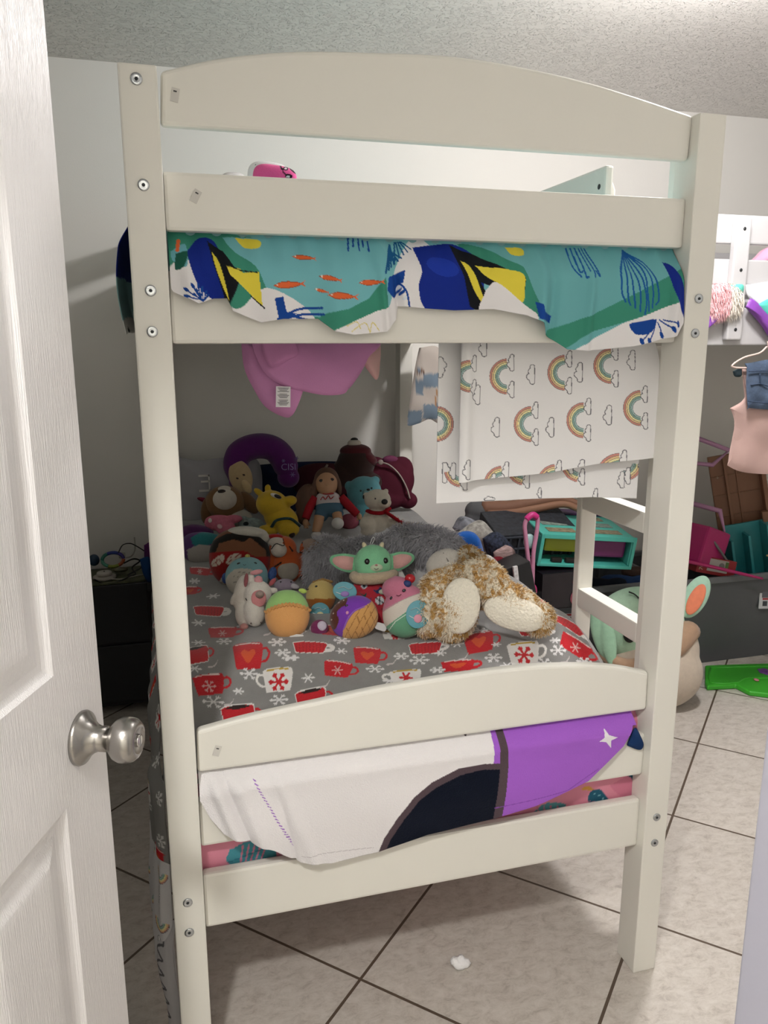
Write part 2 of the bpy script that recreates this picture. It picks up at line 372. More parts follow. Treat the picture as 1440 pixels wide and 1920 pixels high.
for x0 in (.006, W-.006-.022):
    bb('side_rail', (x0, x0+.022, PD, YE-PD, 1.40, 1.515)); bb('side_rail', (x0, x0+.022, PD, YE-PD, .314, .429))
    bb('slat_ledge', (x0 + (.022 if x0 < .5 else -.02), x0 + (.042 if x0 < .5 else 0), PD, YE-PD, 1.415, 1.44)); bb('slat_ledge', (x0 + (.022 if x0 < .5 else -.02), x0 + (.042 if x0 < .5 else 0), PD, YE-PD, .33, .355))
bb('guard_board', (.006, .026, PD, YE-PD, 1.582, 1.67), .005); bb('guard_board', (.006, .026, PD, YE-PD, 1.715, 1.797), .005)
bb('guard_board', (W-.026, W-.006, .365, YE-PD, 1.582, 1.67), .005); bb('guard_board', (W-.026, W-.006, .365, YE-PD, 1.712, 1.797), .006)
for k in range(12):
    y = .14 + k*.145
    bb('slat', (.03, W-.03, y, y+.07, 1.440, 1.455), .002); bb('slat', (.03, W-.03, y, y+.07, .355, .370), .002)
# ladder: two legs outside the side rails and rungs between them
LX0, LX1 = W+.001, W+.046
for y0, n_ in ((.142, 0), (.44, 1)):
    P = [(LX0-.525, .285), (LX1-.525, .285), (LX1-.525, 1.76), (LX1-.535, 1.782), (LX1-.55, 1.787), (LX0-.525, 1.787)]
    prism('ladder_leg', P, y0, y0+.026, CREAM, bed, .004)
for z in (.515, .775, 1.035, 1.295):
    bb('rung', (LX0+.001, LX1-.004, .168, .44, z-.045, z+.004), .004)
MET = mat('#b9bdc0', .25, metal=1); DKM = mat('#3a3d40', .5, metal=.6)
def bolt(x, z, parent):
    K = Matrix.Translation((x-.525, -.0005, z)) @ Matrix.Rotation(PI/2, 4, 'X')
    b = arr('bolt', *lathe([(.0088, -.001), (.0088, .0012), (.0076, .0022), (.0045, .0016), (.001, .0016)], 28, K), MET, parent)
    arr('hex_socket', *lathe([(.0028, .001), (.0028, .0022), (.0005, .0020)], 6, K), DKM, b)
for px, py in ((255.5, 148), (269, 347), (282.5, 545), (285.5, 622), (352, 1692), (355, 1748), (1310, 560), (1303, 625), (1231, 1532), (1227, 1580)):
    P = aty(px, py, 0); bolt(P[0], P[2], bed)
for px, py, r in ((328, 178, .2), (367, 368, .5), (407, 1408, .35)):
    P = aty(px, py, .0225); K = Matrix.Translation((P[0]-.525, .0225, P[2])) @ Matrix.Rotation(r, 4, 'Y')
    s = boxo('label_sticker', (-.006, .006, -.0008, .0002, -.010, .010), mat('#d2cfc8', .5), bed, 0, K)
    boxo('mark', (-.003, .002, -.0012, -.0006, .004, .006), mat('#4a4a48', .6), s, 0, K)
# hole through the guard board by the ladder
K = Matrix.Translation((W-.0262-.525, .392, 1.755)) @ Matrix.Rotation(-PI/2, 4, 'Y')
arr('bolt_hole', *lathe([(.006, 0), (.006, .0006), (.004, .0008)], 20, K), DKM, bed)
# ---- mattresses
def rbox(name, b, m, label, cat, bev=.03, C=None):
    bm = bmesh.new(); box(bm, *b, bev=bev, seg=4); o = bmobj(name, bm, m, None, True); tag(o, label, cat); return o
rbox('mattress', (.032, 1.018, .052, 1.885, 1.457, 1.60), cloth('#8fb7bb'), 'upper bunk mattress under the sea print sheet', 'mattress')
# ---------------------------------------------------------------- bedding
def on_plane(x, y, z): return proj(x, np.full_like(np.asarray(x, float), y), z)
def ss(a, b, x): t = np.clip((x-a)/(b-a), 0, 1); return t*t*(3-2*t)
def pinterp(P, y):
    """(px,py) outline -> arrays x,z on the plane y"""
    Q = np.array([aty(a, b, y) for a, b in P]); return Q[:, 0], Q[:, 2]
# ---- sea print sheet of the upper bunk, hanging out under the guard rail
def ocean():
    yp = .010; bx, bz = pinterp([(318, 538), (325, 548), (372, 570), (400, 560), (425, 560), (436, 584), (490, 605), (530, 598), (595, 598), (625, 622), (660, 628), (722, 622), (742, 600), (748, 574), (790, 578), (850, 582), (920, 580), (985, 592), (1010, 605), (1022, 628), (1060, 655), (1100, 658), (1180, 650), (1262, 630), (1282, 592)], yp)
    nx, nz = 760, 150; x = np.linspace(.0585, .9915, nx)[:, None]; zb = np.interp(x[:, 0], bx, bz)[:, None]; zt = 1.63
    t = np.linspace(0, 1, nz)[None]; z = zt + (zb-zt)*t
    front = ss(1.60, 1.515, z); y = .058 - .050*front
    f = .5*np.sin(x*21+.6) + .35*np.sin(x*47+1.3+z*6) + .25*np.sin(x*83 + z*14)
    hang = ss(1.54, 1.44, z); y = y - .008*hang*(f+.6) + .003*(1-hang)*np.sin(x*150)*ss(1.50, 1.56, z)
    for c, wd, am in ((.086, .012, .012), (.318, .02, .012), (.402, .008, .010), (.428, .006, -.012), (.70, .014, .016), (.725, .01, -.006), (.80, .01, .010), (.15, .02, .01), (.975, .01, .01)):
        y = y - am*np.exp(-((x-c-.12*(1.52-z)*(1 if c < .5 else -.6))/wd)**2)*ss(1.59, 1.47, z)
    y = np.where(z < 1.56, np.minimum(y, .0205 + .03*ss(1.52, 1.56, z)), y)
    X = x + 0*z; P = np.stack([X, y, z+0*X], -1); px, py = on_plane(X, yp, z)
    c = Cv(px, py, '#7fc0c6')
    GR, WH, NB, YE, OR, TQ, BL, LB = '#3f8f79', '#efedee', '#142c8c', '#e9d84a', '#e36a3a', '#6fb4c0', '#17479a', '#8fd0da'
    c.poly([(355, 420), (480, 440), (520, 520), (500, 560), (590, 575), (640, 590), (700, 560), (700, 700), (300, 700), (300, 420)], GR)
    c.spoly([(420, 440), (620, 440), (720, 450), (722, 555), (640, 592), (560, 590), (510, 560), (480, 500), (440, 470)], '#78bcc4')
    c.poly([(722, 520), (725, 578), (660, 600), (600, 618), (600, 590), (650, 580), (690, 560)], GR)
    c.spoly([(640, 612), (700, 585), (730, 570), (745, 500), (790, 440), (830, 480), (830, 560), (800, 640), (640, 680), (590, 640)], WH)
    c.spoly([(300, 520), (345, 480), (370, 520), (440, 580), (500, 540), (585, 590), (560, 640), (300, 640)], WH)
    c.spoly([(350, 470), (375, 442), (405, 450), (420, 500), (438, 545), (420, 572), (378, 545), (360, 510)], NB)
    c.poly([(390, 448), (420, 470), (450, 520), (442, 545), (426, 580), (415, 540), (402, 500)], '#15171d')
    c.spoly([(398, 470), (412, 495), (428, 560), (418, 540), (404, 500)], YE)
    c.poly([(425, 470+30), (450, 505), (455, 512), (485, 510), (492, 575), (465, 548), (430, 515)], YE); c.line([(425, 498), (452, 508), (482, 511)], 2.2, '#15171d'); c.line([(470, 555), (495, 578)], 2.2, '#15171d')
    c.spoly([(443, 441), (490, 446), (488, 462), (462, 462)], YE)
    c.spoly([(320, 470), (348, 455), (350, 500), (325, 490)], TQ); c.spoly([(330, 475), (352, 470), (345, 500), (328, 505)], '#1f5c4c'); c.line([(335, 448), (333, 468)], 7, OR)
    def fern(x, y, s, a, flip=1):
        for k, (L, b) in enumerate(((34, -.1), (30, .35), (26, .75), (28, -.5), (20, 1.1))):
            A = a + b*flip; P = [(x, y), (x + s*L*.5*math.cos(A) + 3, y + s*L*.5*math.sin(A)), (x + s*L*math.cos(A+.25), y + s*L*math.sin(A+.25))]
            c.line(P, 3.0*s, BL, True); c.disc(P[-1][0], P[-1][1], 7*s, 3.2*s, BL, A+.3)
    fern(375, 560, .9, PI+.4); fern(380, 566, .7, PI+.9)
    def fish(x, y, L, a, k=.22):
        ca, sa = math.cos(a), math.sin(a); f = lambda u, v: (x + u*ca - v*sa, y + u*sa + v*ca)
        c.spoly([f(-L*.5, 0), f(-L*.2, -L*k*.5), f(L*.2, -L*k*.35), f(L*.36, 0), f(L*.2, L*k*.35), f(-L*.2, L*k*.5)], '#9c4a33')
        c.spoly([f(-L*.47, 0), f(-L*.2, -L*k*.40), f(L*.2, -L*k*.26), f(L*.33, 0), f(L*.2, L*k*.26), f(-L*.2, L*k*.40)], OR)
        c.poly([f(L*.3, 0), f(L*.5, -L*.10), f(L*.42, 0), f(L*.5, L*.10)], OR); c.disc(*f(-L*.36, -L*.02), 1.6, 1.6, '#f1e6d8')
    for a in ((573, 482, 46, .12), (542, 534, 62, -.07), (618, 523, 44, .22), (602, 546, 28, .3), (640, 556, 60, .06), (695, 530, 50, -.03), (1040, 533, 40, .35), (1012, 543, 27, .1), (1060, 569, 26, .15), (1105, 588, 50, .02), (1044, 603, 32, .3), (1072, 608, 22, .35)): fish(*a)
    c.poly([(514, 560), (530, 556), (536, 585), (555, 588), (520, 612), (522, 600)], BL)
    for q in ([(520, 598), (560, 580), (602, 578)], [(520, 602), (565, 590), (605, 590)], [(540, 590), (575, 600), (600, 604)], [(525, 606), (560, 604), (590, 606)]): c.line(q, 4.5, BL, True)
    for q in ([(645, 612), (665, 604), (672, 616)], [(655, 622), (680, 606), (690, 622)], [(690, 625), (695, 605), (708, 620)]): c.line(q, 1.6, '#e2d47e', True)
    for k in range(5): c.line([(664+k*9, 436), (660+k*10, 468-(k % 2)*9)], 3.2, BL)
    for k in range(6): c.line([(742, 455+k*3), (722+k*7, 512-k*6)], 4, '#1b5b8e', True)
    for k in range(5): c.line([(752+k*3, 450), (745+k*9, 488-k*6)], 3, '#1b5b8e')
    c.poly([(728, 520), (760, 506), (752, 545), (738, 560), (724, 545)], BL)
    for k in range(4): c.disc(744+k*5, 528+k*10, 9-k, 3, '#dfe6ef' if k % 2 else BL, -.9)
    c.line([(738, 520), (760, 545), (766, 575)], 3.5, BL, True)
    # large abstract patches of the right half
    c.spoly([(880, 450), (1060, 455), (1290, 460), (1290, 560), (1180, 600), (1100, 660), (1020, 650), (1005, 590), (960, 520), (900, 480)], '#6fb2b6')
    c.poly([(870, 450), (920, 460), (985, 500), (1010, 590), (990, 600), (960, 560)], GR)
    c.poly([(1290, 500), (1290, 560), (1180, 600), (1100, 625), (1055, 655), (1010, 650), (1022, 620), (1110, 590), (1200, 545)], GR)
    c.poly([(1290, 556), (1240, 578), (1165, 606), (1070, 658), (1290, 680)], WH)
    c.spoly([(785, 460), (870, 455), (905, 500), (900, 560), (870, 590), (800, 582), (784, 540), (792, 505)], NB)
    c.disc(832, 500, 30, 18, '#1d3aa8', .3)
    c.poly([(855, 455), (905, 480), (985, 520), (980, 560), (900, 530), (915, 560), (905, 590), (880, 575), (870, 520), (862, 490)], '#15171d')
    c.spoly([(893, 498), (975, 510), (982, 540), (975, 568), (945, 540), (910, 518)], YE); c.spoly([(870, 488), (884, 500), (905, 562), (900, 566), (884, 535)], YE)
    c.spoly([(908, 545), (930, 530), (978, 570), (1000, 592), (985, 612), (900, 590)], WH)
    c.spoly([(964, 460), (996, 462), (994, 476), (972, 476)], YE)
    c.poly([(998, 566), (1010, 572), (1012, 585), (1034, 592), (1030, 606), (1002, 598)], BL)
    for k in range(6): c.line([(1082+k*7, 462), (1080+k*9, 500+(k % 3)*8), (1090+k*6, 520-(k % 2)*12)], 3, '#1b5b9e', True)
    for k in range(8): c.line([(1190, 465), (1168+k*8, 505), (1164+k*11-(k > 4)*8, 545+(k % 3)*12), (1170+k*8, 590-abs(k-4)*6)], 3.2, '#1b5b9e', True)
    c.spoly([(1252, 490), (1270, 500), (1282, 560), (1285, 610), (1262, 560)], NB)
    c.spoly([(1175, 607), (1200, 602), (1225, 600), (1215, 622), (1190, 628), (1178, 618)], BL)
    for a, b in (((1225, 600), (1210, 640)), ((1228, 605), (1236, 628)), ((1232, 600), (1254, 618)), ((1215, 612), (1196, 640)), ((1240, 600), (1262, 608))):
        c.line([a, ((a[0]+b[0])/2+2, (a[1]+b[1])/2), b], 2.5, BL); c.disc(b[0], b[1], 7, 3.4, BL, 1.2)
    o = sheet('bed_sheet', P, CLOTHV, None, c.C, .0012)
    tag(o, 'teal and blue sea print bed sheet with orange fish hanging out of the upper bunk', 'bed sheet')
    # the side that hangs out over the left side rail
    ny, nz = 60, 60; yy = np.linspace(.075, .75, ny)[:, None]; tt = np.linspace(0, 1, nz)[None]
    zb = 1.415 + .012*np.sin(yy*9) + .10*ss(.2, .7, yy); z = 1.60 + (zb-1.60)*tt
    x = .004 - .016*ss(1.61, 1.56, z) - .004*np.sin(yy*14+z*9)*ss(1.6, 1.5, z) - .010*np.sin(tt*PI) + 0*yy
    c2 = Cv((yy+0*z), z+0*yy, '#86aeb0'); c2.poly([(0, 1.51), (1, 1.56), (1, 1.7), (0, 1.7)], '#16237a'); c2.poly([(0, 1.0), (1, 1.0), (1, 1.46), (.2, 1.455), (0, 1.44)], '#dfe0dc')
    c2.disc(.16, 1.43, .02, .006, '#22262c'); c2.disc(.2, 1.415, .02, .007, '#4b7c7c', .4)
    s2 = sheet('side_drape', np.stack([x, yy+0*z, z+0*yy], -1), CLOTHV, o, c2.C, .0012)
ocean()
def hanging(name, x_of, zt, zb_of, y_of, nx, nz, px_plane, paint, label, cat, m=CLOTHV, base='#efeeee', parent=None):
    s = np.linspace(0, 1, nx)[:, None]; t = np.linspace(0, 1, nz)[None]
    zb = zb_of(s); z = zt + (zb-zt)*t; x = x_of(s, t) + 0*z; y = y_of(x, z, s, t) + 0*z
    px, py = on_plane(x, px_plane, z); c = Cv(px, py, base); paint(c)
    o = sheet(name, np.stack([x, y, z+0*x], -1), m, parent, c.C, .0012)
    if parent is None: tag(o, label, cat)
    return o
# ---- white sheet with line drawn rainbows
RB = ['#cf9084', '#e9c896', '#f2ebb4', '#8fb3a4', '#a6c4c2']; INK = '#6a6a70'
def rainbow(c, cx, cy, r, a0=92, a1=268, k=1.0, ky=1.0):
    w_ = r*.52/5
    c.arc(cx, cy, r+.3, .9, a0, a1, INK, ky)
    for j, col in enumerate(RB): c.arc(cx, cy, r-w_*(j+.5), w_, a0, a1, col, ky)
    for j in range(1, 6): c.arc(cx, cy, r-w_*j, .9, a0, a1, INK, ky)
def cloud(c, cx, cy, s, rot=0, col=INK, fill='#efeeee'):
    base = [(.36, -.86), (.38, 0), (.36, .86)]
    for bx_, by_, r_, a0, a1 in ((.14, .72, .27, 30, 190), (-.10, .22, .34, 110, 215), (-.02, -.28, .26, 130, 230), (.16, -.72, .25, 160, 330)):
        base += [(bx_ + r_*math.cos(math.radians(a)), by_ + r_*math.sin(math.radians(a))) for a in np.linspace(a0, a1, 7)]
    ca, sa = math.cos(rot), math.sin(rot); P = [(cx+s*(a*ca-b*sa), cy+s*(a*sa+b*ca)) for a, b in base]
    Q = np.array(P + [P[0]]); c.poly(Q, fill); c.line(Q, 1.5, col)
def rbw(c, cx, cy, r=33, a0=92, a1=268, ky=1.0, clouds=True):
    rainbow(c, cx, cy, r, a0, a1, ky=ky)
    if clouds:
        for a in (a0, a1):
            A = math.radians(a); cloud(c, cx + .76*r*math.cos(A) + 7, cy - .76*r*ky*math.sin(A) - 1, 16*ky)
def paint_front(c):
    for a in ((951, 706), (1060, 699), (1146, 686), (996, 795), (1096, 788), (1201, 765)): rbw(c, *a)
    rbw(c, 880, 705, 30, 92, 268)
    for a in ((943, 908, 34, 95, 172), (1040, 905, 34, 92, 172), (1162, 892, 42, 92, 172)): rbw(c, *a)
    for a in ((995, 702), (1085, 698), (1183, 675), (929, 801), (1031, 801), (1139, 778), (873, 880), (1090, 880), (905, 650), (893, 740)): cloud(c, *a, 19)
def paint_back(c):
    rbw(c, 818, 795, 33, 272, 448, clouds=False); cloud(c, 829, 689, 20, PI); cloud(c, 838, 887, 20, PI); cloud(c, 919, 935, 10, 1.5); cloud(c, 1013, 925, 10); cloud(c, 1118, 928, 12)
    for a in ((868, 880, 34, 190, 262), (985, 876, 34, 190, 262), (1088, 870, 34, 190, 262)): rbw(c, *a)
    rbw(c, 1170, 866, 36, 270, 350); cloud(c, 1166, 900, 16)
    for k in range(-3, 10): rbw(c, 700+k*90, 560, 33)
YB1, YB2 = .088, .112
def xz(pts, y, x): Q = np.array([aty(a, b, y) for a, b in pts]); return np.interp(x, Q[:, 0], Q[:, 2])
xb0 = aty(821, 800, YB2)[0]; xb1 = aty(1197, 900, YB2)[0]
bk = hanging('bed_sheet', lambda s, t: xb0 + (xb1-xb0)*s, 1.470, lambda s: xz([(821, 945), (900, 941), (1030, 935), (1110, 933), (1195, 935)], YB2, xb0+(xb1-xb0)*s),
    lambda x, z, s, t: YB2 + .004*np.sin(x*38+z*4)*(1-z/1.6) + .004*t, 330, 230, YB2, paint_back, 'white sheet printed with small outlined rainbows and clouds hanging doubled from the upper bunk', 'sheet')
xf0 = aty(862, 760, YB1)[0]; xf1 = aty(1229, 800, YB1)[0]; xft = aty(1218, 650, YB1)[0]
hanging('sheet_front_layer', lambda s, t: xf0 + (xft + (xf1-xft)*ss(0, .35, t) - xf0)*s - .0*t, 1.455, lambda s: xz([(858, 905), (900, 900), (1030, 886), (1130, 869), (1229, 858)], YB1, xf0+(xf1-xf0)*s),
    lambda x, z, s, t: YB1 - .010*np.exp(-((x-.59)/.014)**2) + .008*np.exp(-((x-.566)/.01)**2) + .003*np.sin(x*26+z*9)*t, 360, 290, YB1, paint_front, '', '', parent=bk)
# ---- pink pillow case with a care label and pale peach cloth, poking down between the slats
def clump(name, outline, y, thick, m, label=None, cat=None, parent=None, n=46, amp=.012, seed=0, C=None, fr=30):
    """cloth hanging as a puffed, folded bag: outline in the plane y, given depth and creases"""
    P = np.array([aty(a, b, y) for a, b in outline]); Q = smoothpts([(p[0], p[2], 0) for p in list(P) + [P[0]]], 8)[:-1, :2]
    ctr = Q.mean(0); V = []; F = []; K = 14; n = len(Q)
    for side in (-1, 1):
        for k in range(K+1):
            r = k/K; q = ctr + (Q-ctr)*r; d = np.sqrt(np.clip(1-r**2.4, 0, 1))
            yy = y + side*thick*d + amp*side*(np.sin(q[:, 0]*fr+q[:, 1]*fr*1.7+seed)*.6 + np.sin(q[:, 0]*fr*2.1-q[:, 1]*fr*.8+seed*2)*.4)*d
            V += [(a, b, c_) for a, b, c_ in zip(q[:, 0], yy, q[:, 1])]
    for s in range(2):
        o0 = s*(K+1)*n
        for k in range(K):
            for j in range(n):
                f = (o0+k*n+j, o0+k*n+(j+1) % n, o0+(k+1)*n+(j+1) % n, o0+(k+1)*n+j); F.append(f if s else f[::-1])
    o = arr(name, np.array(V), F, m, parent)
    if label: tag(o, label, cat)
    return o
pk = clump('pillow_case', [(452, 640), (458, 690), (476, 730), (500, 765), (541, 783), (553, 757), (558, 730), (600, 738), (642, 737), (668, 712), (690, 672), (697, 640), (570, 636)], .30, .035, cloth('#cf8fc0'), 'pink pillow case with white care label hanging down below the upper bunk', 'pillow case', amp=.011, fr=24)
clump('folded_flap', [(470, 636), (480, 668), (497, 700), (530, 724), (570, 734), (610, 741), (645, 738), (655, 724), (672, 705), (690, 672), (700, 636)], .268, .020, cloth('#cf8fc0'), parent=pk, amp=.008, fr=30, seed=3)
clump('folded_flap', [(488, 636), (496, 672), (512, 690), (540, 676), (560, 662), (545, 636)], .246, .010, cloth('#c888b8'), parent=pk, amp=.004, fr=40, seed=5)
P = aty(531, 744, .258)
lb = boxo('care_label', (-.0145, .0145, -.0008, .0008, -.0205, .0205), cloth('#f2f0f2', 0), pk, 0, Matrix.Translation(P) @ Matrix.Rotation(.04, 4, 'Y'))
bm = bmesh.new()
for k in range(15):
    wd = .0115 - .004*((k*7) % 3)/2
    if k in (4, 9): continue
    box(bm, -wd, wd, -.0016, -.0009, .017-k*.0024, .018-k*.0024, 0)
bm.transform(Matrix.Translation(P) @ Matrix.Rotation(.04, 4, 'Y')); bmobj('printed_lines', bm, cloth('#6d6a70', 0), lb)
clump('baby_cloth', [(668, 640), (672, 665), (690, 695), (706, 712), (712, 690), (710, 640)], .30, .008, cloth('#dfb7b4'), 'pale peach cloth corner hanging beside the pink pillow case', 'cloth', amp=.004)
clump('cotton_rag', [(530, 640), (545, 660), (575, 662), (605, 652), (612, 638)], .27, .010, cloth('#c9c3bd'), 'small grey and cream cloth showing above the pink pillow case', 'cloth', amp=.004)

# ---- lower bunk: mattress with pink leaf sheet
def pink_sheet_front(c):
    c.spoly([(430, 1590), (470, 1575), (515, 1590), (510, 1615), (460, 1628), (425, 1612)], '#4a93a0')
    for k in range(5): c.line([(455+k*11, 1583), (450+k*9, 1618)], 3, '#d27f97')
    c.line([(425, 1614), (515, 1582)], 1.6, '#2f6f80')
    c.disc(530, 1590, 22, 9, '#c66c8c', .6)
    c.spoly([(985, 1530), (1020, 1505), (1058, 1506), (1050, 1522), (1010, 1538)], '#5a9aa0')
    for k in range(4): c.line([(1005+k*13, 1510), (1010+k*11, 1535)], 2.4, '#d27f97')
    c.spoly([(1100, 1512), (1102, 1485), (1120, 1476), (1138, 1495), (1140, 1510)], '#235a70'); c.line([(1103, 1500), (1138, 1503)], 1.5, '#d98b9f')
    for a in ((1112, 1485), (1120, 1488), (1127, 1494)): c.disc(*a, 2, 2, '#7fb4bd')
    c.spoly([(1168, 1480), (1172, 1455), (1190, 1450), (1188, 1475)], '#1f5668'); c.spoly([(1085, 1478), (1098, 1470), (1110, 1478)], '#d8a04e')
    c.spoly([(1140, 1470), (1180, 1455), (1190, 1500), (1160, 1490)], '#d27f97')
nx, nz = 460, 90; x = np.linspace(.030, 1.020, nx)[:, None]; z = np.linspace(.372, .625, nz)[None]
u = (x-.03)/.99; ed = np.minimum(u, 1-u)*.99; v = np.minimum(z-.372, .625-z)
y = .055 + .028*(1-np.clip(ed/.03, 0, 1))**2 + .02*(1-np.clip(v/.03, 0, 1))**2 + .002*np.sin(x*30+z*20)
px, py = on_plane(x+0*z, .06, z+0*x); c = Cv(px, py, '#dd8fa3'); pink_sheet_front(c)
mt = rbox('mattress', (.032, 1.018, .062, 1.872, .372, .625), cloth('#dd8fa3'), 'lower bunk mattress in a pink fitted sheet printed with teal leaves', 'mattress')
sheet('sheet_front', np.stack([x+0*z, y, z+0*x], -1), CLOTHV, mt, c.C, .001)

# ---- grey fleece blanket with cups
def flake(c, cx, cy, r, col='#e6e4e4', ky=.62, w_=2.6, rot=0, n=6):
    for k in range(n):
        a = 2*PI*k/n + rot; e = (cx+r*math.cos(a), cy+r*ky*math.sin(a)); c.line([(cx, cy), e], w_, col)
        if r > 12:
            m = (cx+r*.6*math.cos(a), cy+r*.6*ky*math.sin(a))
            for d in (.6, -.6): c.line([m, (m[0]+r*.35*math.cos(a+d), m[1]+r*.35*ky*math.sin(a+d))], w_*.8, col)
def mug(c, cx, cy, w_, h, kind, rot=0, side=1, taper=.12):
    ca, sa = math.cos(rot), math.sin(rot)
    f = lambda a, b: (cx + a*w_/2*ca - b*h/2*sa, cy + a*w_/2*sa + b*h/2*ca)
    RD = '#c4202a'; WHT = '#e9e6e2'; body = WHT if kind in ('white',) else RD
    hw = max(3.2, w_*.075); hx = side
    P = [f(hx*.86, -.45), f(hx*1.25, -.5), f(hx*1.42, -.1), f(hx*1.2, .38), f(hx*.8, .5)]; c.line(P, hw+1.4 if kind == 'knit' else hw, WHT if kind in ('white', 'knit') else RD, True)
    B = [f(-1, -.78), f(-.6, -1), f(.6, -1.02), f(1, -.8), f(1-taper*.6, .2), f(1-taper*1.6, .85), f(.6, 1), f(-.6, 1), f(-1+taper*1.4, .85)]
    if kind in ('knit', 'coffee'): c.spoly([((p[0]-cx)*1.05+cx, (p[1]-cy)*1.12+cy) for p in B], WHT)
    c.spoly(B, body)
    if kind == 'heart': c.spoly([f(-.5, -.25), f(-.25, -.5), f(.05, -.35), f(.35, -.5), f(.5, -.2), f(.1, .45), f(-.15, .45)], '#d9572f')
    if kind in ('heart', 'flake'): c.line([f(-.8, -.88), f(0, -.98), f(.8, -.9)], 1.8, '#e7cfcb', True)
    if kind == 'flake': flake(c, cx, cy+h*.08, h*.34, '#dcb3b0', .9, 1.8)
    if kind == 'white': c.line([f(-.7, -.82), f(0, -.95), f(.75, -.85)], 3, '#c2a13e', True); flake(c, cx+1, cy+h*.08, h*.40, '#c8242c', .95, 4.2)
    if kind == 'knit':
        for k in range(-4, 5): c.line([f(k*.21, -.7), f(k*.2, .8)], 1, '#9c1820')
    if kind == 'coffee': c.spoly([f(-.8, -.85), f(0, -1.1), f(.8, -.9), f(0, -.7)], '#2c1d1a')
def paint_mug(c):
    for a in ((465, 1230, 56, 44, 'heart', -.05), (688, 1228, 52, 32, 'heart', .02), (633, 1256, 54, 30, 'flake', .15), (521, 1271, 56, 42, 'white', -.05, -1), (392, 1284, 58, 36, 'flake', -.18), (447, 1342, 62, 44, 'coffee', -.15), (583, 1313, 56, 40, 'coffee', -.1),
              (581, 1217, 62, 17, 'knit', .02), (797, 1213, 60, 20, 'knit', 0), (391, 1146, 56, 14, 'knit', .05), (417, 1183, 54, 22, 'flake', .02), (369, 1232, 46, 30, 'coffee', -.25), (898, 1209, 56, 40, 'heart', -.15), (981, 1230, 60, 42, 'white', -.12, 1),
              (858, 1251, 62, 20, 'heart', 0), (1078, 1216, 62, 26, 'flake', .45), (1068, 1180, 60, 15, 'knit', .5), (760, 1270, 60, 28, 'white', -.1, -1), (1000, 1192, 54, 10, 'knit', .05), (625, 1186, 50, 18, 'heart', 0), (740, 1187, 48, 14, 'white', 0), (1040, 1262, 50, 20, 'heart', .3), (1120, 1262, 40, 22, 'knit', .5),
              (375, 1075, 40, 12, 'flake', .1), (356, 1105, 30, 14, 'heart', 0), (700, 1150, 60, 16, 'knit', 0), (480, 1070, 50, 14, 'heart', 0), (610, 1110, 40, 12, 'flake', 0), (860, 1130, 60, 16, 'white', 0), (1000, 1130, 50, 14, 'heart', 0)): mug(c, *a)
    for a in ((523, 1308, 17, .6), (578, 1270, 12, .7), (467, 1260, 17, .6), (400, 1315, 20, .6), (447, 1292, 10, .6), (420, 1203, 14, .5), (520, 1208, 16, .4), (530, 1225, 14, .4), (545, 1234, 16, .3), (641, 1203, 15, .4), (640, 1222, 10, .5), (703, 1255, 16, .5), (752, 1227, 14, .5), (786, 1236, 18, .5), (826, 1225, 10, .5), (857, 1210, 11, .5), (820, 1257, 14, .4), (930, 1215, 8, .5), (925, 1240, 16, .5), (950, 1255, 12, .5), (1040, 1208, 9, .5), (1046, 1224, 14, .6), (1020, 1246, 14, .6), (1020, 1180, 14, .4), (372, 1165, 12, .4), (372, 1205, 12, .5), (455, 1172, 10, .4), (560, 1190, 14, .4), (365, 1258, 12, .5), (1095, 1240, 14, .5), (1100, 1265, 13, .5), (660, 1190, 10, .4), (900, 1185, 14, .4), (730, 1280, 12, .5), (365, 1090, 9, .4), (400, 1120, 12, .4), (420, 1090, 8, .4)): flake(c, a[0], a[1], a[2], ky=a[3], w_=2.4, rot=a[0] % 1)
    for a in ((430, 1245+70), (610, 1285), (400, 1248), (735, 1240), (870, 1236), (1015, 1262), (505, 1190), (1060, 1240), (850, 1195)):
        c.line([(a[0]-9, a[1]+5), (a[0], a[1]+3), (a[0]+5, a[1]-2), (a[0]+8, a[1]-8)], 3.6, '#cfc6c6', True, True)
def bz(x, y):
    return .630 + .096*ss(.05, .42, y) + .004*np.sin(x*17+y*5) + .004*np.sin(x*6-y*19+2) + .012*np.exp(-((x-.93)/.06)**2 - ((y-.33)/.1)**2) - .03*ss(.99, 1.02, x) - .02*ss(.03, -.005, x)
nx, ny = 620, 540; s_ = np.linspace(0, 1, nx)[:, None]; v_ = (np.linspace(0, 1, ny)**1.35)[None]
x = -.004 + 1.026*s_ + 0*v_; y = .052 + 1.80*v_ + 0*s_; z = bz(x, y) - .035*ss(.085, .052, y); y = y + .004*np.sin(x*40)*ss(.2, .06, y)
px, py = proj(x, y, .630 + .096*ss(.05, .42, y)); c = Cv(px, py, '#8b8a88'); c.ok = (y.ravel() < 1.35); paint_mug(c)
bl = sheet('fleece_blanket', np.stack([x, y, z], -1), mat(None, .95, .5, 350, vc=True, sheen=.35, spec=.1, var=.06, vscale=30), None, c.C, .004)
tag(bl, 'grey fleece blanket printed with red and white cups and snowflakes covering the lower bunk', 'blanket')
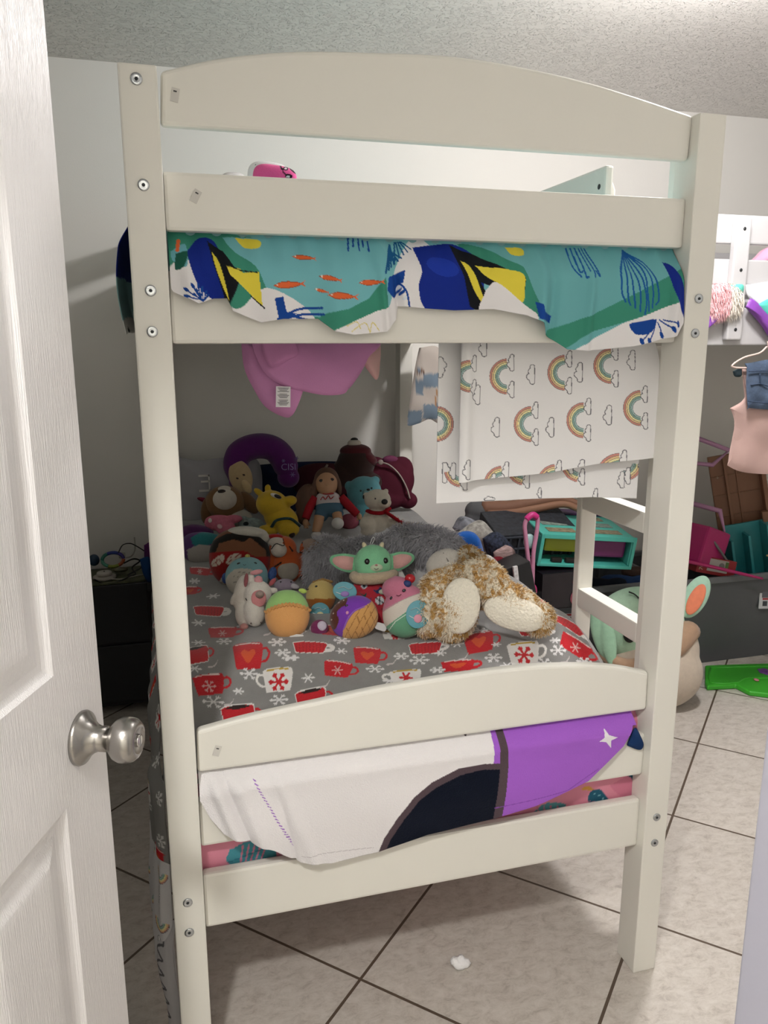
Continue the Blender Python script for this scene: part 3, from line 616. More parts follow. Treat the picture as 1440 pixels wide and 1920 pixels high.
def side_cloth(name, path, z0f, z1f, amp, base, paint, parent=None, n=150, nz=170, label=None, cat=None, thick=.002, ph=0, wid=lambda z: 1.0):
    """cloth hanging outside the left side rail; path is its plan line (x, y) from the post backwards"""
    S = smoothpts([(a, b, 0) for a, b in path], 12)[:, :2]; L = np.concatenate([[0], np.cumsum(np.linalg.norm(np.diff(S, axis=0), axis=1))])
    u = np.linspace(0, L[-1], n); X = np.interp(u, L, S[:, 0])[:, None]; Y = np.interp(u, L, S[:, 1])[:, None]; u = u[:, None]
    t = np.linspace(0, 1, nz)[None]; zt = z1f(u, Y); zb = z0f(u); z = zt + (zb-zt)*t
    x = X*(.35+.65*ss(0, .25, t))*wid(z) + amp*(np.sin(u*60+z*9+ph)*.6 + np.sin(u*110-z*14+ph)*.4)*ss(0, .25, t); x = np.minimum(x, .002)
    c = Cv(1000*(u+0*z), 1000*(z+0*u), base); paint(c); o = sheet(name, np.stack([x, Y+0*z, z+0*u], -1), CLOTHV, parent, c.C, thick)
    if label: tag(o, label, cat)
    return o
def pd(c):
    for k in range(13):
        for q in range(3): mug(c, 38+k*150+70*(q % 2), 425+q*112, 52, -48, 'heart' if (k+q) % 2 == 0 else 'white')
    for k in range(14):
        for q in range(4): flake(c, 20+k*75, 380+q*90+40*(k % 2), 14, ky=1, w_=3)
side_cloth('side_drape', [(-.002, .078), (-.022, .10), (-.034, .16), (-.026, .24), (-.034, .40), (-.028, .8), (-.034, 1.3), (-.026, 1.78)], lambda u: .40+.03*np.sin(u*9+1), lambda u, y: bz(-.004, y)-.02, .004, '#8b8a88', pd, bl, 420, 100)
def prb(c):
    for q in range(4):
        for k in range(4):
            for j, col in enumerate(RB): c.arc(30+k*100, 400-q*110, 24-j*2.8, 2.8, 0, 180, col)
            c.arc(30+k*100, 400-q*110, 25, 1.4, 0, 180, INK); c.arc(30+k*100, 400-q*110, 11, 1.4, 0, 180, INK)
            cloud(c, 35+k*100, 345-q*110, 18)
side_cloth('bed_sheet', [(-.004, .080), (-.028, .096), (-.044, .13), (-.040, .18), (-.052, .26), (-.044, .36)], lambda u: .16+.03*np.sin(u*40), lambda u, y: .47+0*u, .005, '#dddbdd', prb, label='white rainbow print sheet hanging down the outside of the lower bunk by the left post', cat='sheet', ph=1, wid=lambda z: .75+.25*ss(.42, .25, z))
def pscript(c):
    for q in range(2):
        u0 = 26+q*70; zz = 275; P = []
        for k in range(14): P += [(u0 + (22 if k % 2 else 0), zz - k*17), (u0 + (12 if k % 2 else 10), zz - k*17 - 4)]
        c.line(P, 5, '#66646a', True)
        for z in (250, 170, 90): c.line([(u0+35, z), (u0+45, z+22), (u0+58, z+6), (u0+46, z-16), (u0+35, z)], 4.5, '#66646a')
side_cloth('script_cloth', [(-.004, .076), (-.022, .082), (-.036, .105), (-.034, .15), (-.042, .22), (-.030, .30)], lambda u: .022+.06*ss(.08, .2, u), lambda u, y: .30+0*u, .004, '#c9c7ca', pscript, label='grey cloth with handwriting style lettering hanging lowest down beside the left post', cat='cloth', ph=2.2, wid=lambda z: .6+.5*np.exp(-((z-.20)/.09)**2)+.1*ss(.1, 0, z))

# ---- white, black and purple throw hanging out over the foot rail of the lower bunk
tbx, tbz = pinterp([(376, 1505), (395, 1535), (420, 1560), (500, 1583), (530, 1598), (565, 1613), (620, 1616), (708, 1597), (800, 1562), (925, 1532), (1000, 1506), (1100, 1462), (1170, 1400), (1192, 1366)], .004)
nx, nz = 760, 150; x = np.linspace(.0585, .965, nx)[:, None]; zb = np.interp(x[:, 0], tbx, tbz)[:, None]; zt = .655; t = np.linspace(0, 1, nz)[None]; z = zt + (zb-zt)*t
out = ss(.655, .598, z); y = .056 - .046*out - .006*ss(.60,.5,z)
y = y - .006*ss(.6, .5, z)*(.6+.5*np.sin(x*9+1)+.3*np.sin(x*23+z*20)) + 0*x
for cc, wd, am in ((.085, .010, .010), (.125, .012, .009), (.105, .006, -.006), (.20, .012, .006)): y = y - am*np.exp(-((x-cc-.35*(.62-z))/wd)**2)*out
y = y + .006*np.exp(-((x-.228-.2*(.46-z))/.006)**2)*ss(.62, .5, z)
px, py = on_plane(x+0*z, .004, z); c = Cv(px, py, '#ece9ea')
c.spoly([(935, 1360), (1000, 1330), (1200, 1320), (1220, 1360), (1180, 1420), (1100, 1500), (1000, 1540), (920, 1560)], '#a463d0', 2); c.poly([(955, 1340), (1210, 1320), (1210, 1420), (1100, 1500), (922, 1550), (942, 1440)], '#a765cf')
c.poly([(700, 1620), (720, 1570), (745, 1530), (775, 1495), (810, 1468), (860, 1443), (905, 1434), (948, 1432), (932, 1600), (700, 1700)], '#55474d')
c.poly([(712, 1620), (732, 1572), (757, 1533), (785, 1500), (818, 1477), (865, 1454), (905, 1444), (938, 1443), (920, 1600), (720, 1700)], '#0d1322')
c.poly([(944, 1340), (957, 1340), (953, 1440), (934, 1560), (918, 1560), (938, 1440)], '#55474d')
c.line([(862, 1379), (875, 1383), (884, 1393)], 6, '#3d3338', True)
c.poly([(1138, 1372), (1144, 1381), (1160, 1384), (1147, 1390), (1146, 1403), (1138, 1393), (1125, 1392), (1135, 1385)], '#f1eff3')
for k in range(22): c.line([(476+k*3.3, 1470+k*5.3), (481+k*3.3, 1472+k*5.3)], 1.7, '#a06fc4')
c.line([(565, 1601), (700, 1588)], 1.2, '#c9c4c7'); c.line([(925, 1512), (1060, 1478), (1120, 1440)], 1.4, '#8c50b5')
th = sheet('throw_blanket', np.stack([x+0*z, y, z+0*x], -1), mat(None, .97, .7, 420, vc=True, sheen=.1, spec=.05), None, c.C, .006)
tag(th, 'white, black and purple plush throw with a white star hanging over the lower foot rail', 'blanket')
clump('corner_cloth', [(1176, 1398), (1190, 1365), (1200, 1378), (1206, 1396), (1198, 1406)], .018, .008, cloth('#16335f'), 'small navy cloth corner poking out at the right end of the purple throw', 'cloth', amp=.002)
# ---------------------------------------------------------------- toys lying on the lower bunk
class Toy:
    """frame of one toy: origin where it rests, x to its right, z up along its body, all measured in the toy's own small units"""
    def __init__(s, name, label, cat, bx, by, z=.722, group=None, pos=None):
        P = at(bx, by, z) if pos is None else np.array(pos, float); v = P - CAM; s.s = depth(P)/FPX; v /= np.linalg.norm(v)
        r = np.cross(v, [0, 0, 1]); r /= np.linalg.norm(r); u = np.cross(r, v)
        s.bx, s.by, s.P = bx, by, P
        s.e = empty(name, label, cat, group=group, M=Matrix(((r[0], v[0], u[0], P[0]), (r[1], v[1], u[1], P[1]), (r[2], v[2], u[2], P[2]), (0, 0, 0, 1))))
    def L(s, V): V = np.asarray(V, float); return np.stack([(V[:, 0]-s.bx)*s.s, V[:, 1]*s.s, (s.by-V[:, 2])*s.s], 1)
    # V in toy units: (across, depth, down)
    def ell(s, cx, cy, a, b, c=None, dy=0, roll=0, nu=28, nv=18, p=1.0):
        c = c or (a+b)/2*.85; V, F = ellip(0, 0, 0, a, c, b, nu=nu, nv=nv, p=p); ca, sa = math.cos(roll), math.sin(roll)
        x = V[:, 0]*ca - V[:, 2]*sa; z = V[:, 0]*sa + V[:, 2]*ca
        return np.stack([x+cx, V[:, 1]+dy, z+cy], 1), F
    def tube(s, P, r, n=10, k=5, flat=1.0): return tube([(a, d, b) for a, b, d in P], r, n, k, flat=flat)
    def part(s, name, ms, m, parent=None, fuse=0, paint=None, base=None, fur=None, smooth=4):
        if not isinstance(ms, list): ms = [ms]
        V, F = cat_mesh(ms)
        if fuse: V, F = remesh(V, F, fuse, smooth)
        C = None
        if paint: cv = Cv(V[:, 0], V[:, 2], base); cv.D = V[:, 1]; cv.ok = V[:, 1] < paint[1] if isinstance(paint, tuple) else np.ones(len(V), bool); (paint[0] if isinstance(paint, tuple) else paint)(cv); C = cv.C; m = m or PLUSHV
        if fur:
            n0 = len(V); V2, F2 = blades(V, F, *fur)
            if C is not None: C = np.concatenate([C, np.repeat(C[RN.randint(0, n0, (len(V2)-n0)//5)], 5, 0)])
            V, F = V2, F2
        Lv = s.L(V); F = [f[::-1] for f in F]
        return arr(name, Lv, F, m, parent or s.e, C)
    def on(s, h, x, y, lift=0):
        cx, cy, a, b, c, dy = h; q = 1 - ((x-cx)/a)**2 - ((y-cy)/b)**2; return dy - c*math.sqrt(max(q, 0)) - lift
    def dot(s, name, h, x, y, rx, ry, col, roll=0, rough=.3, t=1.0, parent=None):
        return s.part(name, s.ell(x, y, rx, ry, t, s.on(h, x, y), roll, 14, 8), mat(col, rough), parent)
    def seam(s, name, h, pts, r, col, parent=None, lift=0):
        P = [(x, y, s.on(h, x, y, lift)) for x, y in pts]; return s.part(name, s.tube(P, r, 6, 4), mat(col, .8), parent)
EG = (24, 16)
# grey letter pillow against the wall
def cushion(name, label, cat, pts, y, th, m, **k): return clump(name, pts, y, th, m, label, cat, **k)
pl = cushion('letter_pillow', 'grey pillow with a cream letter leaning on the wall at the left bed end', 'pillow', [(330, 855), (372, 863), (420, 858), (482, 862), (492, 930), (484, 1010), (400, 1020), (336, 1010), (326, 930)], 1.80, .05, cloth('#a5a4a8'), amp=.003)
bm = bmesh.new()
for b in ((18, 20.5, -16, 16), (0, 20, 12.4, 16), (4, 20, 1.4, 5), (0, 20, -16, -12.4)):
    box(bm, b[0]-10, b[1]-10, -.6, .6, b[2], b[3], 0)
P = aty(383, 906, 1.735); sc_ = depth(P)/FPX; bm.transform(Matrix.Translation(P) @ Matrix.Diagonal((sc_, sc_, sc_, 1))); bmobj('letter', bm, cloth('#d9d6cf', 0), pl)
P = aty(384, 938, 1.728); arr('red_patch', *ellip(*P, .030, .006, .009, R=Matrix.Rotation(.35, 3, 'Y')), cloth('#7d2a3c'), pl)
cushion('navy_cushion', 'dark navy cushion along the wall behind the neck pillow', 'cushion', [(478, 872), (560, 866), (640, 866), (690, 880), (690, 960), (600, 990), (500, 960)], 1.84, .04, cloth('#1d2740'))
# neck pillow
t = Toy('neck_pillow', 'purple U shaped neck pillow standing arched against the wall', 'neck pillow', 490, 912, pos=aty(490, 912, 1.72))
arcp = [(448, 905, 0), (444, 875, 0), (450, 852, 2), (468, 840, 3), (492, 836, 4), (515, 842, 3), (530, 858, 2), (538, 880, 0), (541, 896, 0)]
tb, tf = t.tube(arcp, [14, 23, 24, 24, 24, 24, 25, 23, 14], 22, 8)
t.part('stuffed_tube', [(tb, tf), t.ell(448, 903, 18, 13, 18), t.ell(541, 896, 21, 20, 18)], plush('#5a1f66'), fuse=2.2)
t.part('face_patch', t.ell(453, 893, 21, 31, 7, -19, -.25), plush('#c0a882'))
t.part('hair_plait', t.ell(463, 912, 8, 14, 5, -25, -.5), plush('#cdb58a'))
for k, (x, y) in enumerate(((447, 896), (459, 890))): t.part('stitched_eye', t.ell(x, y, 2.6, 1.6, .8, -26, .3, 12, 8), mat('#3a2b22', .6))
M_ = Matrix.Translation(((541-490)*t.s, -26.5*t.s, (912-878)*t.s)) @ Matrix.Rotation(PI/2, 4, 'X')
text_mesh('printed_word', 'CISI', 17*t.s, M_, cloth('#8f7fae', 0), t.e)
for x, y, r in ((532, 866, 3.5), (556, 862, 4), (548, 892, 5)):
    t.part('snowflake_print', [t.tube([(x-r*math.cos(a), y-r*math.sin(a), -25), (x+r*math.cos(a), y+r*math.sin(a), -25)], .7, 5) for a in (0, PI/3, 2*PI/3)], cloth('#7c6a9c', 0))
# maroon bag with zip and the dark bear in a hood
t = Toy('backpack', 'maroon bag with a pale zip leaning in the head corner by the post', 'bag', 730, 950, pos=aty(730, 950, 1.70))
t.part('bag_body', [t.ell(735, 905, 40, 45, 22, 5, .5, p=.9), t.ell(752, 885, 24, 30, 18, 8, p=.9), t.ell(700, 885, 34, 30, 20, 8), t.ell(715, 935, 50, 22, 20, 2), t.ell(765, 938, 18, 16, 14)], cloth('#4a1626'), fuse=2.4)
t.part('zip', t.tube([(708, 868, -18), (728, 872, -21), (748, 890, -20), (762, 915, -18), (768, 935, -16)], 3.0, 8, flat=.5), mat('#9c9188', .5))
t.part('zip_pull', t.ell(714, 868, 5, 5, 2, -24), mat('#8a7d76', .4))
t.part('patterned_flap', t.ell(732, 862, 15, 8, 8, 0), cloth('#6a3350'))
t = Toy('hooded_bear', 'dark brown bear in a maroon hood with white muzzle lying back against the wall', 'soft toy', 668, 900, pos=aty(668, 900, 1.74))
t.part('body', [t.ell(668, 868, 36, 34, 24, 0), t.ell(645, 890, 26, 30, 20, 0), t.ell(680, 905, 40, 22, 20, 0)], plush('#33211e'), fuse=2.4)
t.part('hood', [t.ell(667, 846, 30, 14, 20, -2), t.ell(690, 860, 20, 12, 18, -2, .6)], plush('#4d1a20'), fuse=2.2)
t.part('muzzle', t.ell(665, 832, 13, 8, 10, -6), plush('#c6beb2')); t.part('nose', t.ell(665, 825, 7, 4, 5, -8), mat('#15120f', .4))
t = Toy('red_cushion', 'dark maroon cushion with a pale stripe behind the doll', 'cushion', 600, 900, pos=aty(600, 900, 1.78)); t.part('cover', t.ell(605, 902, 56, 34, 22, 0, p=.8), cloth('#421a22')); t.part('stripe', t.tube([(614, 872, -20), (606, 886, -22), (600, 905, -22)], 5, 8, flat=.4), cloth('#8d7f75'))
# brown dog in a white suit
t = Toy('plush_dog', 'brown and white toy dog lying on its back beside the letter pillow', 'soft toy', 430, 985, .74)
h = (424, 943, 38, 33, 26, 0)
t.part('head', [t.ell(*h[:5], 0), t.ell(424, 965, 26, 18, 20)], plush('#80603f'), fuse=2.2)
t.part('ear', [t.ell(391, 955, 12, 26, 9, -2, .15)], plush('#6e5136'), fuse=0); t.part('ear', [t.ell(468, 944, 13, 25, 9, -2, -.65)], plush('#6e5136'))
t.part('muzzle', t.ell(424, 937, 22, 20, 12, -20), plush('#d6cec0')); t.part('blaze', t.ell(424, 917, 12, 6, 8, -14), plush('#d6cec0')); t.part('nose', t.ell(419, 922, 7.5, 3.6, 4, -27, .0, 14, 8), mat('#2c2320', .4))
t.part('body', t.ell(443, 972, 30, 18, 18, -2), plush('#bdb7aa')); 
t = Toy('knitted_mitten', 'pink knitted bundle with white dots in front of the toy dog', 'knitted mitten', 420, 1003, .735)
t.part('knit', [t.ell(412, 980, 27, 15, 12, -4, .05, p=.85), t.ell(424, 991, 20, 14, 11, -8, .3), t.ell(438, 974, 18, 8, 10, -4)], mat('#c86f84', .95, 1, 260, var=.1, vscale=80), fuse=1.8)
t.part('dot', t.ell(396, 975, 3.4, 4.4, 1.6, -16), cloth('#e8dcd6')); t.part('dot', t.ell(413, 987, 5, 4, 1.6, -19, .6), cloth('#e2bcc0'))
t = Toy('plush_scarf', 'small grey green patterned scarf bundle between toy dog and yellow pony', 'scarf', 470, 998, .735)
t.part('cloth', [t.ell(458, 978, 11, 11, 9, -3), t.ell(478, 984, 20, 13, 12, -3, .3), t.ell(462, 990, 16, 8, 8, -8)], mat('#8a9a98', .9, .6, 300, var=.3, vscale=70), fuse=1.8); t.part('knot', t.ell(462, 982, 5, 4, 4, -12), cloth('#2c3436'))
# yellow pony
t = Toy('plush_pony', 'yellow toy pony lying on its back with one dark eye', 'soft toy', 520, 1008, .735)
t.part('body', [t.ell(512, 945, 30, 26, 24, 0, .15), t.ell(545, 940, 14, 10, 11, -4, -.2), t.ell(528, 972, 34, 26, 22, 2, .5), t.ell(488, 922, 6, 11, 5, 0, -.9), t.ell(503, 994, 18, 10, 11, -4, .2), t.ell(540, 991, 22, 17, 15, -8, .2), t.ell(505, 915, 6, 8, 5, 2, .1)], plush('#cba932'), fuse=1.8, smooth=3)
t.part('eye', t.ell(520, 931, 11, 4.2, 4, -20, .4), mat('#e6e2da', .4)); t.part('pupil', t.ell(523, 932, 7.5, 3.4, 3, -22.5, .4), mat('#1c1a20', .3))
t.part('sash', t.tube([(510, 988, -16), (520, 976, -22), (545, 974, -20), (562, 988, -12)], 4, 8, flat=.6), mat('#2e4a48', .9, .5, 300, var=.5, vscale=120)); t.part('hoof', t.ell(547, 1003, 6, 6, 4, -16), plush('#3a2c28'))
# doll with long hair
t = Toy('play_doll', 'brown haired doll in red sleeves, denim and white shoes sitting by the bears', 'doll', 612, 1000, .735)
SK = mat('#b98f6e', .5, spec=.4); h = (614, 907, 21, 24, 18, 0)
t.part('head', [t.ell(*h[:5], 0), t.ell(614, 916, 17, 15, 16, -3)], SK, fuse=1.4, smooth=2)
for x, y in ((604, 902), (624, 900)): t.dot('eye', h, x, y, 4, 2.8, '#1f130e')
t.dot('lips', h, 614, 917, 3, 1.2, '#a05a50'); t.dot('nose', (614, 907, 21, 24, 19, 0), 614, 910, 1.6, 2, '#b98f6e', rough=.5)
t.part('hair', [t.ell(614, 900, 24, 25, 18, 6), t.ell(592, 915, 6, 22, 8, 2, .1), t.ell(637, 912, 5, 18, 8, 2, -.1), t.ell(575, 935, 20, 30, 14, 6, .3), t.ell(570, 960, 14, 24, 12, 4)], mat('#5c4031', .7, 1, 90, stretch=(1, 1, .2), var=.3, vscale=50), fuse=1.8, smooth=2)
t.part('shirt', [t.ell(616, 940, 24, 19, 14, 0, p=.8)], cloth('#c9bfc0')); t.part('shirt_print', t.seam('letters', (616, 940, 24, 19, 15, 0), [(602, 938), (607, 932), (611, 937), (617, 930), (621, 936), (628, 931), (633, 936)], 1.0, '#a8282c').data and t.ell(617, 926, 11, 2.2, 2, -13), cloth('#b04a4a'))
t.part('shorts', [t.ell(618, 954, 26, 15, 15, -2, p=.8), t.ell(603, 966, 13, 13, 12, -6), t.ell(632, 963, 13, 11, 12, -6)], cloth('#4d6c80'), fuse=1.6)
for P in ([(592, 932, -2), (582, 950, -4), (574, 972, -8)], [(640, 932, -2), (654, 948, -4), (670, 966, -8)]): t.part('sleeve', t.tube(P, [8, 8.5, 7.5], 12), cloth('#9c1f2a'))
t.part('hand', [t.ell(574, 980, 6, 8, 5, -8)] + [t.tube([(572+k*2, 984, -9), (571+k*2.4, 990, -11)], 1.2, 6) for k in range(4)] + [t.tube([(579, 979, -9), (582, 985, -11)], 1.2, 6)], SK); t.part('hand', [t.ell(674, 970, 5, 6, 5, -8)] + [t.tube([(674+k*1.6, 972, -9), (677+k*1.8, 976, -11)], 1.1, 6) for k in range(4)] + [t.tube([(670, 973, -9), (670, 978, -11)], 1.1, 6)], SK)
t.part('leg', t.tube([(600, 968, -14), (596, 986, -18), (592, 998, -20)], [9.5, 9, 7], 12), SK); t.part('leg', t.tube([(632, 964, -14), (634, 976, -20)], [9.5, 9], 12), SK)
t.part('shoe', t.ell(594, 1003, 10, 7, 8, -22), mat('#c9c7c4', .6)); t.part('shoe', t.ell(633, 982, 11.5, 11, 8, -26), mat('#cfcdca', .6))
t = Toy('pink_pouch', 'small dusty pink cushion wedged behind the doll and the white bear', 'cushion', 655, 985, .74); t.part('cover', t.ell(655, 978, 18, 15, 12, 6), cloth('#8c4a58'))
# blue bear and white bear with scarf
t = Toy('blue_bear', 'light blue toy bear sitting behind the white bear with red scarf', 'soft toy', 690, 985, .735)
h = (683, 922, 33, 30, 24, 6)
t.part('body', [t.ell(*h[:5], 6), t.ell(655, 911, 9, 10, 7, 6), t.ell(704, 900, 9, 8, 7, 6), t.ell(684, 955, 28, 30, 20, 10)], plush('#5e99a3'), fuse=2)
t.part('muzzle', t.ell(690, 924, 10, 6, 6, -16), plush('#8fb9be')); t.part('nose', t.ell(691, 919, 3.4, 2.2, 2.2, -22), mat('#191919', .3))
for x, y in ((677, 921), (697, 916)): t.dot('eye', h, x, y, 2, 1.8, '#141414')
t = Toy('white_bear', 'white toy bear with black nose and red lettered scarf on the grey fur', 'soft toy', 708, 1004, .80)
h = (708, 937, 25, 20, 20, -4); CR = plush('#d6cfc0')
t.part('body', [t.ell(*h[:5], -4), t.ell(720, 943, 14, 11, 15, -14), t.ell(687, 930, 7, 7, 5, -2), t.ell(724, 921, 5, 5, 4, 0), t.ell(706, 975, 26, 24, 20, 0), t.ell(690, 982, 16, 15, 14, -14), t.ell(742, 985, 20, 12, 12, -6, .3), t.ell(690, 996, 14, 10, 12, -10)], CR, fuse=1.7, smooth=2)
t.part('nose', t.ell(721, 942, 6, 5.2, 4, -28), mat('#121212', .35)); t.dot('eye', h, 704, 936, 1.5, 1.7, '#141414'); t.part('ear_lining', t.ell(682, 932, 1.8, 4, 2, -5), mat('#2b2622', .8))
sc = t.part('scarf', [t.tube([(690, 958, -6), (700, 962, -20), (718, 962, -22), (730, 954, -10)], 6, 10, flat=.6), t.tube([(722, 960, -22), (740, 972, -20), (756, 982, -16), (774, 990, -12)], 9.5, 12, flat=.35)], cloth('#9b1220'))
t.seam('scarf_lettering', (750, 975, 60, 40, 24, 0), [(734, 969), (738, 965), (741, 972), (746, 968), (749, 976), (755, 974), (758, 981), (763, 979), (766, 986)], .8, '#d6c9c6', sc, 2)
# big spotted plush with cream soles
def spot_mat():
    m = bpy.data.materials.new('spotted_fur'); m.use_nodes = True; nt = m.node_tree; b = nt.nodes['Principled BSDF']; L = nt.links.new
    tc = nt.nodes.new('ShaderNodeTexCoord'); n = nt.nodes.new('ShaderNodeTexNoise'); n.inputs['Scale'].default_value = 52; n.inputs['Detail'].default_value = 2.5; n.inputs['Distortion'].default_value = 1.0; L(tc.outputs['Object'], n.inputs[0])
    cr = nt.nodes.new('ShaderNodeValToRGB'); e = cr.color_ramp.elements; e[0].position = .44; e[0].color = (*lin('#f3ead6'), 1); e[1].position = .55; e[1].color = (*lin('#cba468'), 1); L(n.outputs[0], cr.inputs[0]); L(cr.outputs[0], b.inputs['Base Color']); b.inputs['Roughness'].default_value = .95; b.inputs['Specular IOR Level'].default_value = .1; return m
SPOT = spot_mat(); SOLE = mat('#efe8d6', .95, 1, 160, sheen=.3, spec=.1, bdist=.004)
t = Toy('giraffe_print_plush', 'huge cream and tan spotted toy animal sprawled on its side with cream soles', 'soft toy', 850, 1200, .722)
t.part('body', [t.ell(752, 968, 40, 18, 26, 230), t.ell(800, 992, 42, 20, 30, 180, .3), t.ell(838, 1010, 26, 22, 30, 120), t.ell(885, 1066, 34, 52, 34, 62, -.3), t.ell(850, 1085, 30, 30, 30, 40), t.ell(905, 1090, 52, 44, 34, 20, .6), t.ell(825, 1115, 44, 46, 38, 16), t.ell(845, 1150, 46, 50, 40, 0), t.ell(800, 1150, 30, 44, 34, 4), t.ell(960, 1130, 62, 36, 30, 4, .45), t.ell(1008, 1155, 28, 30, 26, 2, .4)], SPOT, fuse=3.4, fur=(26000, 7.5, .85, (0, 0, .5), 3))
t.part('sole', t.ell(862, 1137, 36, 52, 12, -30, .12, p=.95), SOLE); t.part('sole', t.ell(962, 1148, 58, 31, 11, -21, .22, p=.95), SOLE)
# big grey shaggy plush
t = Toy('grey_shaggy_plush', 'large shaggy grey toy animal lying across the bed behind the green toy', 'soft toy', 720, 1115, .73)
GF = mat('#b9b8be', .95, .3, 200, sheen=.3, spec=.1, var=.15, vscale=25)
t.part('body', [t.ell(670, 1066, 100, 46, 38, 34, -.1), t.ell(690, 1040, 84, 30, 34, 34, -.05), t.ell(782, 1024, 56, 29, 30, -62, .25), t.ell(826, 1044, 28, 33, 26, -118, .2), t.ell(806, 1030, 34, 30, 28, -90, .3), t.ell(612, 1040, 40, 34, 30, 36), t.ell(745, 1030, 50, 22, 28, -22)], GF, fuse=3.4, fur=(34000, 15, .8, (.1, 0, .7), 5))
t.part('paw', t.ell(824, 1066, 33, 28, 16, -148, -.4, p=.95), SOLE if False else mat('#c9c4bb', .95, .8, 180, sheen=.3, spec=.1)); 
for P in ([(820, 1045, -158), (828, 1060, -164)], [(834, 1046, -158), (840, 1062, -162)]): t.part('paw_seam', t.tube([(a, b, c_) for a, b, c_ in P], 1.2, 6), mat('#8a8680', .9))
t.part('ear', t.ell(585, 1024, 22, 14, 8, 20, .5), plush('#8f7c70'))
# blue fleece behind
cushion('blue_fleece', 'bright blue fleece pushed down between spotted toy and clothes pile', 'fleece', [(852, 1000), (880, 996), (898, 1010), (910, 1060), (880, 1066)], 1.05, .04, plush('#14509c'))
# ---- green long eared plush in a red romper
MINT = plush('#8fd6a6'); CO = plush('#e8b3ad')
t = Toy('green_plush', 'mint green soft toy with tiny cream horns, pink lined ears and red romper', 'soft toy', 700, 1165, .722)
h = (700, 1055, 36, 34, 28, -4)
t.part('head', [t.ell(*h[:5], -4), t.ell(698, 1068, 30, 20, 24, -6)], MINT, fuse=1.8)
for sx, P in ((-1, [(672, 1042), (645, 1038), (622, 1042), (619, 1054), (632, 1066), (650, 1073), (668, 1074)]), (1, [(730, 1040), (752, 1035), (774, 1039), (778, 1050), (765, 1063), (748, 1071), (732, 1072)])):
    V = []; cx_ = (668 if sx < 0 else 730); cy_ = 1056
    Q = smoothpts([(*p, 0) for p in P], 6)[:, :2]; Q = np.vstack([Q, Q[::-1]*0 + [cx_, cy_]])[:len(Q)+1]
    def flatear(sc, dy, th):
        q = Q[:-1]; c0 = q.mean(0); q = c0 + (q-c0)*sc; n = len(q); V = [(a, dy-th, b) for a, b in q] + [(a, dy+th, b) for a, b in q] + [(c0[0], dy-th*2.2, c0[1]), (c0[0], dy+th*2, c0[1])]
        F = [(i, (i+1) % n, n+(i+1) % n, n+i) for i in range(n)] + [((i+1) % n, i, 2*n) for i in range(n)] + [(n+i, n+(i+1) % n, 2*n+1) for i in range(n)]; return np.array(V, float), F
    er = t.part('ear', flatear(1, -6, 2), MINT); t.part('ear_lining', flatear(.74, -9.2, .8), CO, er)
for x, y in ((689, 1055), (723, 1053)): t.dot('eye', h, x, y, 5, 5.5, '#17110f', t=2.5)
t.part('muzzle', t.ell(706, 1066, 12, 7.5, 6, -28), plush('#c9dcbc')); t.dot('nose', h, 706, 1062, 3, 2, '#c98a8a', t=8); 
for x, r in ((684, -.35), (716, .35)): t.part('horn', t.ell(x, 1024, 4.5, 8, 4.5, -6, r), plush('#e6dcb8'))
t.seam('mouth', (706, 1066, 12, 7.5, 7, -28), [(702, 1068), (706, 1070), (710, 1068)], .6, '#2c4435')
col_ = t.part('fleece_collar', t.tube([(664, 1080, -4), (672, 1086, -22), (700, 1087, -30), (728, 1083, -24), (740, 1076, -6)], [10, 11, 11, 11, 9], 14), mat('#cbb79a', .95, 1, 300, sheen=.4, spec=.1, bdist=.004), fur=None)
RMP = plush('#b8323f')
rb = t.part('romper', [t.ell(702, 1125, 38, 38, 24, -2), t.ell(712, 1158, 24, 16, 18, -6), t.ell(680, 1100, 18, 14, 16, -4)], None, fuse=1.8, base='#b8323f', paint=(lambda c: (c.disc(683, 1100, 6, 5, '#c9d2da'), c.disc(683, 1100, 3, 3, '#22303c'), c.disc(712, 1127, 8, 8, '#d9dde0'), c.line([(705, 1122), (719, 1132)], 2, '#22303c'), c.line([(712, 1119), (711, 1135)], 2, '#22303c'), c.spoly([(698, 1104), (706, 1108), (714, 1101), (716, 1110), (706, 1114)], '#2c3f66'), c.spoly([(672, 1110), (682, 1116), (688, 1112), (684, 1121)], '#23504c'), c.line([(688, 1124), (692, 1128), (696, 1123)], 1.5, '#2c3f66'), c.line([(716, 1142), (722, 1150)], 2, '#22303c')), 10))
t.part('hand', t.ell(718, 1111, 8, 5, 5, -28), plush('#cfd3bd')); t.part('care_tag', [t.ell(750, 1078, 8, 11, 1.2, 4, -.5, p=.4)], cloth('#dedcd8')); t.part('hang_loop', t.tube([(694, 1022, -6), (699, 1008, -6), (703, 1010, -6), (697, 1022, -6)], .8, 6), cloth('#d5d5d5'))
# ---- round stuffed squashy toys
def smile(t, h, x, y, wd=5, col='#2a2220'): t.seam('smile', h, [(x-wd/2, y), (x, y+wd*.35), (x+wd/2, y)], .7, col)
t = Toy('cupcake_cushion', 'round squashy toy with green top, orange base and frill at the front', 'soft toy', 540, 1198, .722)
h = (540, 1152, 42, 46, 34, 0)
def pt(c):
    c.spoly([(499, 1145), (520, 1137), (560, 1134), (585, 1148), (592, 1105), (490, 1095)], '#9ecb7c')
t.part('body', t.ell(540, 1152, 42, 46, 34, 0, 0, 96, 64, .93), None, base='#dfa566', paint=pt)
P = [(499+ (k/26)*85, 1147 - 13*math.sin(PI*k/26)*.9 + (2.2 if k % 2 else -2.2), 0) for k in range(27)]
t.part('frill', t.tube([(x, y, t.on(h, min(max(x, 500), 580), y, 1)) for x, y, _ in P], 3.2, 8, 3, flat=.8), plush('#d9a05e'))
